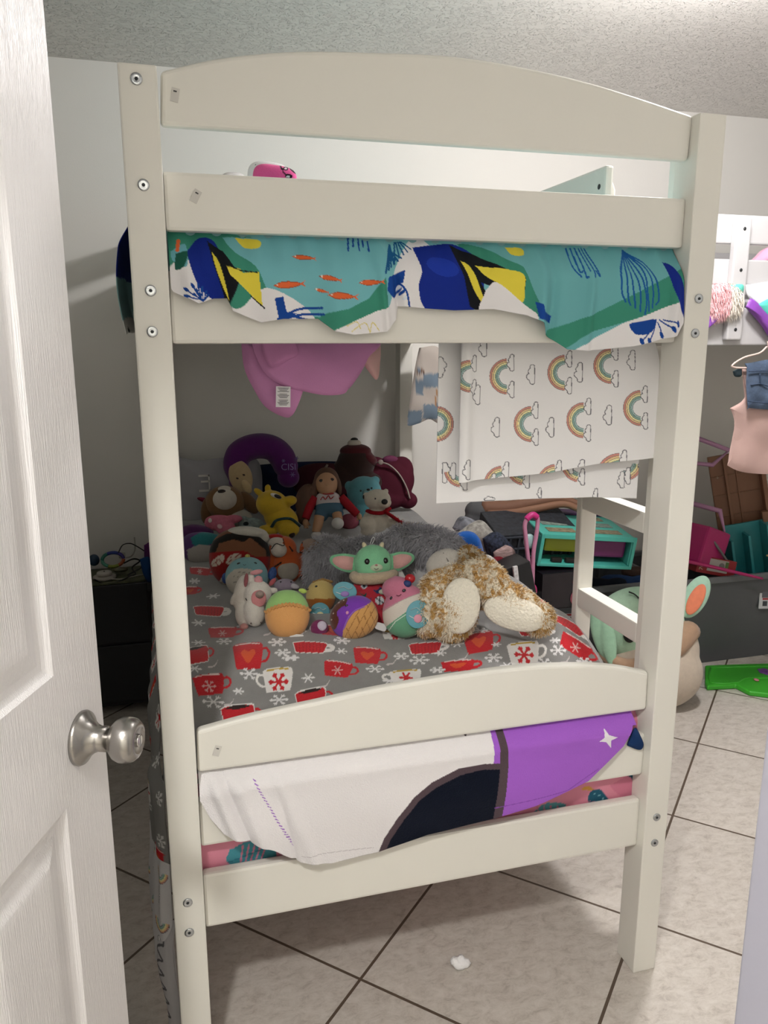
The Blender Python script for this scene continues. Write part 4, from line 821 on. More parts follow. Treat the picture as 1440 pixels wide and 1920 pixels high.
for x in (527, 557): t.seam('closed_eye', h, [(x-4, 1122), (x, 1120), (x+4, 1122)], .8, '#2a2a20')
smile(t, h, 543, 1124); t.part('leaf', t.ell(570, 1110, 8, 4.5, 4, -12, .3), plush('#b9d268')); t.part('care_tag', t.ell(556, 1194, 13, 4, 1.2, -16, .1, p=.4), cloth('#dcdad6'))
t = Toy('unicorn_plush', 'small white toy unicorn with pink ring patch and tiny horn, leftmost in the front row', 'soft toy', 470, 1178, .722)
WHP = plush('#dcd6cc')
h = (486, 1115, 26, 26, 20, -6)
t.part('body', [t.ell(*h[:5], -6), t.ell(478, 1148, 20, 28, 18, -10, -.05), t.ell(455, 1110, 14, 34, 14, 4, .25), t.ell(458, 1150, 16, 26, 14, 2), t.ell(516, 1110, 8, 6, 5, -4, .3), t.ell(474, 1086, 8, 9, 6, -4), t.ell(442, 1120, 6, 14, 8, 2, .5)], WHP, fuse=1.8, smooth=2)
pr = t.part('round_patch', t.ell(487, 1124, 14, 16, 4, -24), plush('#d58f90')); t.part('horn', t.ell(489, 1117, 8, 7, 9, -30), plush('#a58f86'), pr)
t.part('mane', [t.ell(488, 1090, 8, 9, 6, -12), t.ell(485, 1074, 12, 5, 5, -6, -.15)], plush('#d79a9e')); t.part('horn_spike', t.ell(465, 1088, 4, 13, 4, -10, .15), plush('#9c5c60')); t.part('ear', t.ell(514, 1094, 9, 4.5, 4, -6, -.8), plush('#a8555a'))
t.part('hoof', t.ell(458, 1174, 8, 6, 7, -8), plush('#c9918a')); t.seam('closed_eye', h, [(460+3, 1122), (463+3, 1127), (466+4, 1128)], 1.0, '#1c1816')
for x in (471, 489): t.part('nostril', t.ell(x, 1169, 1.5, 1.5, 1, -24, 0, 10, 6), mat('#6a5a55', .8))
t = Toy('unicorn_friend', 'tiny lilac toy peeking out behind the green topped round toy', 'soft toy', 535, 1108, .73); h = (534, 1097, 20, 12, 12, 0)
t.part('body', t.ell(*h[:5], 0), plush('#a99cac')); t.dot('eye', h, 527, 1091, 1.7, 1.4, '#131313'); t.dot('eye', h, 546, 1092, 1.7, 1.4, '#131313'); t.part('top_knot', t.ell(552, 1100, 9, 5, 5, -6, .3), plush('#cfc9cf'))
t = Toy('whale_plush', 'pale blue round toy with cream ribbed belly and glitter fins', 'soft toy', 465, 1118, .722)
h = (464, 1082, 40, 38, 28, 4)
t.part('body', t.ell(464, 1082, 40, 38, 28, 4, -.1, 96, 60, .95), None, base='#86b5bb', paint=(lambda c: (c.spoly([(440, 1068), (455, 1066), (475, 1072), (470, 1100), (445, 1118), (422, 1100), (428, 1080)], '#cfc9bc'), c.line([(440, 1080), (462, 1084)], 1, '#8d897f'), c.line([(434, 1090), (458, 1092)], 1, '#8d897f'), c.line([(444, 1072), (470, 1075)], 1, '#8d897f')), 2))
for x, y in ((451, 1057), (480, 1058)): t.dot('eye', h, x, y, 4, 2.6, '#151515')
smile(t, h, 461, 1059, 5); t.part('fin', [t.ell(512, 1078, 8, 13, 5, 0, .3)], mat('#2f4f8c', .5, 1, 400, var=.5, vscale=300)); t.part('fin', t.ell(424, 1082, 6, 10, 5, 4), mat('#2f4f8c', .5, 1, 400, var=.5, vscale=300)); t.part('spout', t.ell(467, 1043, 5, 4, 4, 0), plush('#c3bb6a'))
# large pillow doll in a santa hat
t = Toy('pillow_doll', 'brown faced pillow doll in red leaf print dress and cream hat', 'soft toy', 450, 1100, .722)
h = (452, 1045, 58, 56, 34, 10)
def pt(c):
    c.poly([(380, 1040), (402, 1012), (430, 1000), (470, 998), (505, 1010), (520, 1060), (505, 1080), (500, 1034), (478, 1014), (470, 1010), (462, 1018), (440, 1012), (415, 1018), (408, 1034), (395, 1070), (380, 1060)], '#16130f')
    c.poly([(380, 1034), (460, 1034), (480, 1046), (520, 1046), (520, 1120), (380, 1120)], '#8f1d1d')
    for x, y in ((412, 1050), (440, 1048), (425, 1085), (470, 1070)): c.disc(x, y, 15, 7.5, '#cdbfb0', -.6); c.line([(x-13, y+8), (x+12, y-8)], 1, '#8f1d1d'); c.line([(x-4, y+3), (x-1, y+10)], 1.6, '#8f1d1d'); c.line([(x+3, y-1), (x+7, y+5)], 1.6, '#8f1d1d'); c.line([(x-2, y-2), (x-8, y-6)], 1.6, '#8f1d1d')
t.part('body', t.ell(452, 1045, 57, 56, 34, 10, 0, 128, 90, .88), None, base='#7a5038', paint=(pt, 14))
t.part('hat', [t.ell(468, 999, 38, 12, 22, 2, .1), t.ell(495, 1008, 16, 12, 12, 4, .6)], plush('#c4c1b6'), fuse=1.8)
for x, y in ((440, 1021), (466, 1024)): t.dot('eye', h, x, y, 3.4, 3.2, '#120e0c')
t.seam('eyebrow', h, [(436, 1016), (441, 1014), (446, 1016)], .5, '#2a1a12'); t.seam('eyebrow', h, [(462, 1019), (467, 1017), (472, 1019)], .5, '#2a1a12')
# orange striped tiger
t = Toy('tiger_plush', 'orange tiger toy with black stripes, white muzzle and small red hat', 'soft toy', 548, 1092, .722)
OR_ = '#b5562a'
def pt(c):
    for q in ([(553, 1012), (572, 1020)], [(574, 1018), (584, 1026)], [(564, 1036), (580, 1044)], [(566, 1075), (575, 1066), (582, 1070)], [(560, 1086), (572, 1078)], [(528, 1055), (516, 1062)], [(545, 1026), (550, 1034)]): c.line(q, 3, '#1a1410', True)
t.part('body', [t.ell(540, 1060, 28, 34, 22, 0), t.ell(532, 1028, 26, 24, 20, -2), t.ell(574, 1030, 11, 17, 9, -2, .15), t.ell(572, 1078, 14, 12, 12, -8, .3), t.ell(513, 1052, 8, 20, 8, 0, .1), t.ell(570, 1048, 10, 12, 9, 0, .3)], None, fuse=1.5, smooth=2, base=OR_, paint=pt)
t.part('belly', t.ell(541, 1069, 20, 20, 10, -14), plush('#a79f92')); mz = t.part('muzzle', [t.ell(525, 1031, 15, 14, 12, -18), t.ell(521, 1016, 15, 9, 10, -14)], plush('#c4bbb0')); t.part('nose_line', t.tube([(533, 1011, -24), (535, 1020, -27), (533, 1024, -28), (520, 1020, -28), (511, 1030, -26)], .8, 6), mat('#17120f', .8), mz)
t.part('hat', t.ell(520, 1006, 15, 6, 10, -6, .1), plush('#a01f1c')); t.part('foot_pad', t.ell(575, 1095-2, 8, 7, 6, -18), plush('#8c4f78'))
# yellow round toy
t = Toy('yellow_cushion', 'yellow round toy with orange base and teal paper tag in the middle row', 'soft toy', 600, 1145, .722); h = (602, 1118, 28, 32, 22, 4)
t.part('body', t.ell(602, 1118, 28, 32, 22, 4, .1, 80, 50), None, base='#d3ba77', paint=lambda c: c.poly([(560, 1122), (640, 1124), (640, 1170), (560, 1170)], '#a8662c'))
t.dot('eye', h, 594, 1100, 2.6, 2.2, '#17130f'); smile(t, h, 578, 1104, 4)
t.part('crumble_top', [t.ell(606+5*k, 1087+abs(k)*1.5, 5, 3, 5, 0) for k in range(-3, 4)], plush('#a4804a'))
def ptag(t, cx, cy, r, ry, dy, toy_col, low=None):
    g = t.part('paper_tag', t.ell(cx, cy, r, ry, .9, dy, .2, 40, 10), mat('#4f97a4', .5))
    t.part('tag_banner', t.tube([(cx-r*.6, cy-ry*.30, dy-1.6), (cx-r*.1, cy-ry*.45, dy-1.8), (cx+r*.3, cy-ry*.20, dy-1.8), (cx+r*.62, cy-ry*.36, dy-1.6)], 2.2, 6, flat=.25), mat('#c9d3d2', .5), g)
    t.part('tag_picture', t.ell(cx, cy+ry*.30, r*.36, ry*.30, .8, dy-1.4, 0, 16, 8), mat(toy_col, .5), g)
    t.part('tag_ribbon', t.tube([(cx-r*.75, cy+ry*.1, dy-1.4), (cx-r*.3, cy+ry*.3, dy-1.5)], .8, 6), mat('#dfe3e2', .5), g); return g
ptag(t, 600, 1147, 18, 17, -24, '#d8cf9c')
t = Toy('keyring_plush', 'tiny magenta toy with white face lying between two round toys', 'soft toy', 600, 1193, .722); t.part('body', t.ell(599, 1178, 17, 16, 13, -4), plush('#7c2f5c')); t.part('face', t.ell(604, 1174, 9, 9, 4, -15), plush('#c9bfd0')); t.part('foot', t.ell(600, 1192, 9, 3.5, 6, -8), cloth('#c9c4c8')); t.part('loop', t.tube([(586, 1170, -6), (582, 1177, -6), (584, 1183, -6)], 1, 6), cloth('#cfc6cc'))
# ice cream
t = Toy('ice_cream_cushion', 'squashy ice cream toy with purple scoop, brown topping and waffle cone', 'soft toy', 670, 1196, .722); h = (664, 1158, 46, 40, 30, 0)
def pt(c):
    c.ok &= c.D < 12
    c.poly([(600, 1100), (720, 1100), (693, 1133), (672, 1143), (655, 1155), (645, 1175), (641, 1200), (600, 1200)], '#7c3fb0')
    c.spoly([(612, 1130), (640, 1118), (652, 1122), (648, 1136), (640, 1140), (632, 1150), (636, 1162), (628, 1180), (612, 1170)], '#5d3226')
    for x, y in ((628, 1135), (636, 1130), (626, 1150), (622, 1162), (645, 1126)): c.disc(x, y, 1.2, 1.2, '#d9c9bd')
    m = c.C.copy(); w_ = (abs(m[:, 0]-lin('#cf9e60')[0]) < 1e-4)
    for k in range(-6, 8): c.ok &= w_; c.line([(620+k*13, 1220), (670+k*13, 1130)], 1.1, '#96693a'); c.line([(640+k*14, 1120), (680+k*14, 1215)], 1.1, '#96693a')
t.part('body', t.ell(664, 1158, 46, 40, 30, 0, -.35, 130, 90, .95), None, base='#cf9e60', paint=pt)
t.seam('drip_edge', h, [(697, 1136), (682, 1140), (665, 1147), (652, 1163), (645, 1180), (641, 1194)], 1.8, '#9362bd'); t.dot('eye', h, 651, 1137, 3.2, 2.6, '#17101c'); t.dot('cheek', h, 652, 1150, 3.2, 3.6, '#c983ab')
ptag(t, 647, 1108, 23, 18, 8, '#8a6ab0')
# pink and green bowl
t = Toy('milkshake_cushion', 'squashy cup toy with pink, cream and green bands and a red cherry', 'soft toy', 765, 1196, .722); h = (760, 1140, 42, 54, 32, 0)
def pt(c):
    c.ok &= c.D < 25
    c.poly([(700, 1060), (830, 1060), (804, 1104), (790, 1112), (760, 1124), (715, 1150), (700, 1150)], '#c77a92'); c.poly([(718, 1180), (735, 1168), (765, 1146), (800, 1140), (830, 1130), (830, 1220), (700, 1220)], '#6aa583'); c.line([(728, 1184), (742, 1166), (765, 1151), (790, 1142)], 1.6, '#d5e2d4'); c.line([(712, 1150), (740, 1134), (765, 1122), (800, 1108)], 1.2, '#b5a9a2')
t.part('body', [t.ell(760, 1146, 43, 50, 32, 0, .2, 60, 40, .95), t.ell(745, 1105, 30, 24, 24, -2), t.ell(741, 1092, 9, 12, 9, -2)], None, fuse=1.1, base='#d8d0c4', paint=pt)
t.part('cherry', t.ell(768, 1086, 10, 9, 9, -14), mat('#b0202a', .25)); t.part('berry', t.ell(763, 1096, 8, 7, 7, -18), mat('#25386e', .6))
t.dot('eye', (760, 1140, 42, 54, 33, 0), 757, 1109, 3.6, 2.8, '#17101c', -.5); t.dot('eye', (760, 1140, 42, 54, 33, 0), 733, 1123, 2.2, 3.4, '#17101c', .5); t.seam('smile', (760, 1140, 42, 54, 33, 0), [(743, 1118), (748, 1119), (752, 1116)], .7, '#7c3a4c')
ptag(t, 783, 1153, 22, 26, -32, '#d58fa2'); t.part('care_tag', t.ell(714, 1176, 11, 7, 1, 0, .3, p=.5), cloth('#d5d4d4'))
# purple folded things at the left edge of the bed
t = Toy('leaf_pillow', 'small purple and teal leaf patterned pillow beside the pillow doll', 'pillow', 372, 1060, .722)
def pt(c): c.spoly([(360, 1008), (385, 998), (425, 1005), (415, 1018), (370, 1024)], '#2f7a80'); c.spoly([(352, 1030), (380, 1022), (420, 1035), (405, 1052), (360, 1055)], '#a9a5a0')
t.part('cover', t.ell(384, 1028, 44, 30, 18, 6, .15, 90, 60, .85), None, base='#5d3f74', paint=pt)
t = Toy('purple_throw', 'crumpled purple blanket end below the letter pillow at the left', 'blanket', 360, 1010, .735); t.part('cloth', [t.ell(350, 1002, 40, 16, 20, 14), t.ell(372, 996, 30, 12, 16, 10, .2)], plush('#5c3163'), fuse=2)
# ---------------------------------------------------------------- things by the window side: loft bed, bins and toys under it
WHT = mat('#bfbebf', .4, .03, 90, spec=.5)
lf = empty('loft_bed', 'white wooden loft bed along the back wall with guard rails and bedding', 'loft bed', (2.6, .9, 0))
def lb_(name, b, bev=.004): return boxo(name, (b[0]-2.6, b[1]-2.6+1.7, b[2]-.9+.9-0, b[3], b[4], b[5]) if False else (b[0]-2.6, b[1]-2.6, b[2]-.9, b[3]-.9, b[4], b[5]), WHT, lf, bev)
X0, X1, Y0, Y1 = 1.63, 3.60, .90, 1.93
for x in (X0, X1-.057):
    for y in (Y0, Y1-.057): lb_('post', (x, x+.057, y, y+.057, 0, 1.81))
for a, b in ((1.395, 1.515), (1.585, 1.665), (1.712, 1.800)):
    lb_('front_rail', (X0+.057, X1-.057, Y0+.018, Y0+.040, a, b), .005); lb_('back_rail', (X0+.057, X1-.057, Y1-.040, Y1-.018, a, b))
    for x in (X0+.018, X1-.040): lb_('end_rail', (x, x+.022, Y0+.057, Y1-.057, a, b))
P0 = aty(1393, 402, Y0-.004)[0]; lb_('guard_upright', (P0-.020, P0+.036, Y0-.006, Y0+.018, 1.412, 1.790), .005)
for z in (1.755, 1.63, 1.445): arr('screw_hole', *lathe([(.0055, 0), (.0055, .0006), (.001, .0008)], 18, Matrix.Translation((P0+.010-2.6, -.0062, z)) @ Matrix.Rotation(PI/2, 4, 'X')), DKM, lf)
for k in range(11): lb_('slat', (X0+.1+k*.17, X0+.17+k*.17, Y0+.05, Y1-.05, 1.43, 1.445), .002)
rbox('mattress', (X0+.06, X1-.06, Y0+.05, Y1-.05, 1.447, 1.56), cloth('#e9e7ea'), 'white mattress of the loft bed', 'mattress')
# bedding poking out over the loft bed rail
o = clump('shaggy_pillow', [(1326, 534), (1375, 532), (1386, 556), (1380, 588), (1352, 590), (1322, 590)], .905, .022, mat('#f0c4c4', .95, .5, 200, sheen=.3, spec=.1), 'pink and cream shaggy pillow poking over the loft bed rail', 'pillow', amp=.004)
V, F = remesh(*[np.array([v.co[:] for v in o.data.vertices]), [tuple(p.vertices) for p in o.data.polygons]], .006, 1)
V2, F2 = blades(V, F, 4200, .017, .0016, (0, -.1, -1.6), 8); CC = np.tile(lin('#f0bdc0'), (len(V2), 1)); mx_ = aty(1362, 560, .9)[0]; CC[V2[:, 0] > mx_] = lin('#f1e9dc')
me = o.data; bpy.data.objects.remove(o); o = arr('shaggy_pillow', V2, F2, PLUSHV, None, CC); tag(o, 'pink and cream shaggy pillow poking over the loft bed rail', 'pillow')
clump('satin_blanket', [(1318, 596), (1345, 585), (1368, 560), (1392, 548), (1390, 575), (1360, 590), (1340, 604), (1318, 622)], .898, .010, mat('#8a4fb0', .3, 0), 'purple satin blanket fold below the shaggy pillow on the loft bed', 'blanket', amp=.004)
clump('satin_blanket', [(1398, 575), (1412, 590), (1432, 615), (1450, 640), (1462, 625), (1440, 590), (1410, 560)], .896, .012, mat('#8446a8', .3, .4, 200), 'purple satin blanket roll hanging right of the loft bed upright', 'blanket', amp=.004)
clump('white_quilt', [(1396, 534), (1470, 534), (1470, 620), (1440, 600), (1405, 560)], .91, .018, cloth('#eef0f2'), 'white and turquoise quilt bulging out at the right of the loft bed upright', 'quilt', amp=.006)
clump('turquoise_blanket', [(1418, 572), (1450, 556), (1470, 556), (1470, 600), (1438, 592)], .893, .010, cloth('#5cc9b8'), 'turquoise blanket patch over the white quilt on the loft bed', 'blanket', amp=.003)
clump('mint_blanket', [(1364, 534), (1392, 533), (1390, 552), (1374, 552)], .90, .014, cloth('#63bfae'), 'small mint blanket corner beside the shaggy pillow', 'blanket', amp=.003)
clump('pink_balloon', [(1405, 497), (1422, 480), (1440, 464), (1475, 455), (1480, 500)], 1.10, .05, mat('#efa9c8', .15, 0), 'shiny pink balloon resting on the loft bed mattress', 'balloon', amp=.003)
# pink cushion on the upper bunk
t = Toy('pink_cushion', 'pink shaped cushion with black outlines lying on the upper bunk', 'cushion', 512, 345, pos=aty(512, 345, .55)); h = (512, 332, 44, 24, 14, 0)
t.part('white_border', t.ell(505, 334, 40, 27, 13, 2, .1, p=.7), cloth('#eeeaea'))
def pt(c):
    c.line([(520, 300), (532, 325), (550, 340)], 2.4, '#1b1216'); c.line([(530, 300), (546, 320), (560, 330)], 2.4, '#1b1216'); c.disc(536, 318, 5, 3.2, '#1b1216'); c.disc(536, 318, 2.6, 1.6, '#f0d7e4'); c.disc(541, 331, 7, 4, '#1b1216'); c.disc(540, 332, 3.5, 2, '#d6d0d6')
t.part('cover', t.ell(515, 338, 41, 26, 16, -2, .12, 120, 80, .62), None, base='#ef62a0', paint=pt); t.part('outline', t.tube([(477, 340, -4), (478, 318, -6), (490, 312, -6), (540, 318, -6), (553, 326, -6), (556, 340, -4)], 1.1, 6), mat('#1b1216', .8))
t = Toy('folded_quilt', 'pale folded quilt hump showing above the upper guard rail', 'quilt', 440, 340, pos=aty(440, 340, .9)); t.part('cover', t.ell(438, 344, 26, 20, 20, 0, p=.8), cloth('#d8d4d2'))
# small dress hanging at the head end of the upper side rail
def dress():
    yp = 1.72; O = [(786, 652), (778, 690), (766, 770), (764, 797), (785, 794), (805, 786), (822, 794), (836, 790), (832, 700), (822, 652)]
    o = clump('toy_dress', O, yp, .012, None, 'small blue and cream checked dress hanging from the upper side rail near the head', 'dress', amp=.004)
    V = np.array([v.co[:] for v in o.data.vertices]); px, py = on_plane(V[:, 0], yp, V[:, 2]); c = Cv(px, py, '#b6ada5')
    for b in ((778, 712, 792, 740), (792, 700, 826, 726), (764, 770, 790, 800), (792, 758, 822, 786), (780, 690, 788, 700)): c.poly([(b[0], b[1]), (b[2], b[1]), (b[2], b[3]), (b[0], b[3])], '#6d7d8c')
    c.line([(778, 695), (786, 700), (790, 693), (793, 700)], 2, '#5c3b22'); c.line([(818, 730), (815, 760)], 2.5, '#9c6b34')
    a = o.data.color_attributes.new('Col', 'FLOAT_COLOR', 'POINT'); cc = np.ones((len(V), 4), np.float32); cc[:, :3] = c.C; a.data.foreach_set('color', cc.ravel()); o.data.materials.clear(); o.data.materials.append(CLOTHV)
dress()
# clothes on a hanger under the loft bed
def cl(pts, y): return [(p[0], p[1]) for p in pts]
hg = arr('clothes_hanger', *cat_mesh([tube([aty(a, b, .88) for a, b in ((1438, 650), (1424, 662), (1396, 670), (1376, 682), (1374, 688), (1392, 690), (1440, 690), (1490, 692), (1500, 686), (1460, 668), (1444, 662), (1440, 640))], .0032, 8)]), plastic('#d9c2b8'), None); tag(hg, 'pale plastic clothes hanger hooked under the loft bed rail', 'hanger')
clump('denim_shorts', [(1401, 681), (1401, 681), (1470, 680), (1480, 770), (1440, 768), (1404, 765), (1402, 764), (1399, 720)], .866, .006, mat('#4e5f78', .9, .6, 500, var=.25, vscale=40), 'blue denim shorts hanging in front of the pink tank top', 'shorts', amp=.004)
sh_ = [o for o in bpy.data.objects if o.name == 'denim_shorts'][0]
for q in ([(1404, 696), (1480, 694)], [(1408, 722), (1425, 720), (1440, 724)], [(1425, 700), (1426, 722)], [(1403, 752), (1440, 756), (1480, 758)]): arr('stitched_seam', *tube([aty(a, b, .857) for a, b in q], .0022, 6), cloth('#3c4a60'), sh_)
clump('pink_tank_top', [(1391, 690), (1391, 690), (1397, 735), (1391, 752), (1370, 765), (1370, 767), (1377, 795), (1368, 845), (1365, 868), (1366, 874), (1392, 885), (1440, 889), (1500, 886), (1500, 760), (1440, 755), (1408, 745), (1399, 700), (1398, 690)], .89, .006, cloth('#c9aaa3'), 'pale pink tank top hanging under the loft bed', 'tank top', amp=.007, fr=18)
clump('dark_sock', [(1374, 696), (1390, 690), (1390, 705), (1378, 706)], .90, .006, cloth('#35444c'), 'small dark cloth hanging left of the denim shorts', 'sock', amp=.001)
# storage bins
BIN = mat('#55575a', .42, .1, 120, spec=.4)
def bin_(x0, x1, y0, y1, h, rz, label):
    cx, cy = (x0+x1)/2, (y0+y1)/2; e = empty('storage_bin', label, 'storage bin', group=None, M=Matrix.Translation((cx, cy, 0)) @ Matrix.Rotation(rz, 4, 'Z')); a, b = (x1-x0)/2, (y1-y0)/2
    bm = bmesh.new(); tp = .90
    def ring(s, z, off=0): return [bm.verts.new((sx*(a*s-off), sy*(b*s-off), z)) for sx, sy in ((-1, -1), (1, -1), (1, 1), (-1, 1))]
    R = [ring(tp, .001), ring(.985, h-.03), ring(.985, h-.002, .004), ring(tp, .008, .004)]
    bm.faces.new(R[0][::-1]); bm.faces.new(R[3])
    for q in range(3):
        for k in range(4): bm.faces.new((R[q][k], R[q][(k+1) % 4], R[q+1][(k+1) % 4], R[q+1][k]))
    es = [ed for ed in bm.edges if abs(ed.verts[0].co.z-ed.verts[1].co.z) > .1]; bmesh.ops.bevel(bm, geom=es, offset=.03, segments=4, affect='EDGES')
    bmobj('tub', bm, BIN, e, False)
    rim = [(-a, -b), (a, -b), (a, b), (-a, b)]
    bm = bmesh.new(); box(bm, -a-.006, a+.006, -b-.006, -b+.012, h-.028, h, .005); box(bm, -a-.006, a+.006, b-.012, b+.006, h-.028, h, .005); box(bm, -a-.006, -a+.012, -b+.012, b-.012, h-.028, h, .005); box(bm, a-.012, a+.006, -b+.012, b-.012, h-.028, h, .005)
    bmobj('rim', bm, mat('#66686b', .4), e)
    return e, a, b
BH = .405
binA = bin_(1.10, 2.05, 1.47, 1.94, BH, 0, 'dark grey storage bin under the toy crate, seen between ladder legs'); binB = bin_(2.07, 3.05, 1.45, 1.93, BH, -.0, 'dark grey storage bin behind the green tray, right of the big green plush')
def bin_label(bn, px, py, r):
    e, a, b = bn; y = e.matrix_world.translation.y - b*.97 + .0; P = aty(px, py, y-.002); Mx = e.matrix_world.inverted() @ Matrix.Translation((P[0], P[1]-.0, P[2])) @ Matrix.Rotation(r, 4, 'Y') @ Matrix.Rotation(-.12, 4, 'X')
    L = boxo('paper_label', (-.047, .047, -.001, .001, -.046, .046), mat('#c9cbce', .5), e, 0, Mx)
    boxo('label_picture', (-.034, .042, -.002, -.001, .004, .038), mat('#5b5f66', .5), L, 0, Mx); boxo('label_red_mark', (-.030, .022, -.002, -.001, -.006, .002), mat('#a4343a', .5), L, 0, Mx)
    for q in (-.028, .012): boxo('label_box', (q, q+.024, -.002, -.001, -.034, -.012), mat('#3c4046', .5), L, 0, Mx)
bin_label(binA, 1062, 1152, .06); bin_label(binB, 1440, 1122, .08)
# things in the bins
def bxt(name, label, cat, px, py, y, sx, sy, sz, m, rx=0, ry=0, rz=0, bev=.004, group=None):
    P = aty(px, py, y); e = empty(name, label, cat, group=group, M=Matrix.Translation(P) @ Matrix.Rotation(rz, 4, 'Z') @ Matrix.Rotation(ry, 4, 'Y') @ Matrix.Rotation(rx, 4, 'X'))
    boxo('shell', (-sx/2, sx/2, -sy/2, sy/2, -sz/2, sz/2), m, e, bev); return e
TQ = plastic('#4fb8aa', .35)
# turquoise toy crate
P = aty(1095, 1062, 1.42); e = empty('toy_crate', 'turquoise plastic toy crate with yellow and purple compartments on the bin', 'toy crate', M=Matrix.Translation(P) @ Matrix.Rotation(-.10, 4, 'Z') @ Matrix.Rotation(.09, 4, 'Y') @ Matrix.Rotation(.10, 4, 'X'))
bm = bmesh.new(); Wc, Dc, Hc = .40, .32, .13
box(bm, -Wc/2, Wc/2, 0, Dc, Hc-.012, Hc, .004); box(bm, -Wc/2, Wc/2, 0, Dc, 0, .010, .004)
for x in (-Wc/2, Wc/2-.014): box(bm, x, x+.014, 0, Dc, .010, Hc-.012, .004)
box(bm, -.012, .012, .01, Dc, .01, Hc-.012, .003); box(bm, -Wc/2+.014, Wc/2-.014, Dc-.01, Dc, .01, Hc-.012, 0)
for x in (-Wc/2-.004, Wc/2-.010): box(bm, x, x+.014, -.008, .004, -.004, Hc+.004, .003)
box(bm, -Wc/2, Wc/2, -.008, .004, Hc-.016, Hc+.004, .003); box(bm, -Wc/2, Wc/2, -.008, .004, -.004, .010, .003)
bmobj('frame', bm, TQ, e)
boxo('yellow_compartment', (-.175, -.018, .02, .2, .05, .112), plastic('#8f9a22'), e, .012); boxo('purple_compartment', (.018, .175, .02, .2, .035, .112), plastic('#6a1f5c'), e, .01)
boxo('dark_lid', (-Wc/2+.01, Wc/2-.01, Dc-.05, Dc+.012, Hc, Hc+.012), plastic('#3c2148'), e, .004)
for k in range(3):
    for sx in (-.10, .10): boxo('lid_window', (sx-.06+.004*k, sx+.06-.004*k, .035+k*.085, .085+k*.085, Hc+.0005, Hc+.002), mat('#8a7f66' if k != 1 else '#7d8d84', .4, var=.5, vscale=70), e, 0)
for x in (-.12, -.06): boxo('opening', (x-.022, x+.022, -.001, .02, .012, .03), plastic('#15100c', .6), e, .004)
# pink toy stroller handle
tb1 = tube([aty(a, b, 1.36) for a, b in ((993, 1112), (991, 1060), (986, 1010), (984, 985), (990, 970), (1000, 966), (1008, 972), (1006, 1000), (1000, 1040), (998, 1112))], .0085, 10, 5); e = empty('toy_stroller_frame', 'pink plastic toy stroller handle standing up in the left bin', 'toy stroller')
arr('frame_tube', *tb1, plastic('#c98aa8'), e); arr('hand_grip', *tube([aty(a, b, 1.36) for a, b in ((987, 974), (993, 968), (1000, 965), (1007, 970))], .012, 12, 5), mat('#c02a78', .4), e)
arr('hub', *ellip(*aty(997, 1108, 1.35), .022, .014, .03), plastic('#b93470'), e); arr('clip', *ellip(*aty(992, 1015, 1.38), .024, .012, .03), plastic('#9fc0c0'), e)
BKT = bxt('bin_basket', 'black basket of small things behind the pink stroller handle', 'basket', 985, 1015, 1.62, .36, .20, .20, mat('#23262d', .7, .8, 90, var=.5, vscale=50), rx=.3)
for k in range(9): boxo('rib', (-.17+k*.04, -.16+k*.04, -.106, -.1005, -.09, .09), mat('#3a3f49', .6), BKT, .001)
for z in (-.04, .03, .085): boxo('rib', (-.18, .18, -.107, -.101, z, z+.008), mat('#3a3f49', .6), BKT, .001)
bxt('comb_pack', 'pack with pale vertical stripes at the back of the left bin', 'packet', 1018, 985, 1.66, .13, .03, .09, mat('#5e6670', .5, var=.6, vscale=60, stretch=(6, 1, .2)), ry=.1)
clump('floral_cloth', [(848, 990), (868, 968), (905, 985), (925, 1010), (905, 1030), (870, 1010)], 1.60, .05, mat('#7c7f86', .9, .4, 200, var=.5, vscale=45), 'grey and blue floral cloth heaped at the left end of the bin', 'cloth', amp=.014)
clump('print_cloth', [(855, 1000), (900, 975), (930, 1005), (960, 1040), (940, 1060), (905, 1060)], 1.55, .05, mat('#9a9790', .9, .4, 200, var=.45, vscale=60), 'pale printed cloth slumped over the left bin', 'cloth', amp=.014)
clump('dotted_cloth', [(905, 1010), (935, 998), (970, 1040), (955, 1062), (915, 1040)], 1.48, .04, mat('#232a3c', .9, .4, 200, var=.9, vscale=90), 'navy dotted garment with white stripes on the clothes heap', 'garment', amp=.010)
clump('striped_sleeve', [(925, 1035), (948, 1022), (966, 1036), (950, 1068), (930, 1072)], 1.44, .02, mat('#a88f8c', .9, .4, 200, var=.4, vscale=60, stretch=(1, 1, 6)), 'pink grey sleeve with stripes in the clothes heap', 'garment', amp=.006)
clump('panda_cloth', [(890, 1050), (915, 1040), (938, 1062), (930, 1090), (900, 1082)], 1.38, .04, mat('#b5b2ac', .9, .4, 200, var=.6, vscale=80), 'white and black print cloth spilling out beside the spotted toy', 'cloth', amp=.010)
clump('red_cloth', [(915, 1048), (940, 1044), (965, 1066), (935, 1072)], 1.42, .02, cloth('#6d1c26'), 'dark red cloth strip in the clothes heap', 'cloth', amp=.006)
bxt('black_box', 'black box with white arrow mark tucked in the left bin', 'box', 958, 1090, 1.36, .14, .12, .16, mat('#1b1c1f', .4), ry=-.25); bxt('white_marker', 'white and black marker standing in the left bin', 'marker', 968, 1085, 1.28, .018, .012, .10, mat('#d0d0d0', .4, var=.3, vscale=90), ry=-.15, bev=.002)
e = bxt('doll_box', 'clear fronted dark box showing a pink doll behind the ladder leg', 'toy box', 1052, 1100, 1.44, .22, .10, .15, mat('#1f1a20', .25), ry=.0)
arr('doll_figure', *cat_mesh([ellip(.045, -.052, .02, .016, .006, .020), ellip(.045, -.052, -.035, .030, .006, .034)]), mat('#8d4a55', .5, var=.3, vscale=80), e); arr('doll_hair', *ellip(.045, -.050, .032, .022, .005, .016), mat('#7d2436', .6), e)
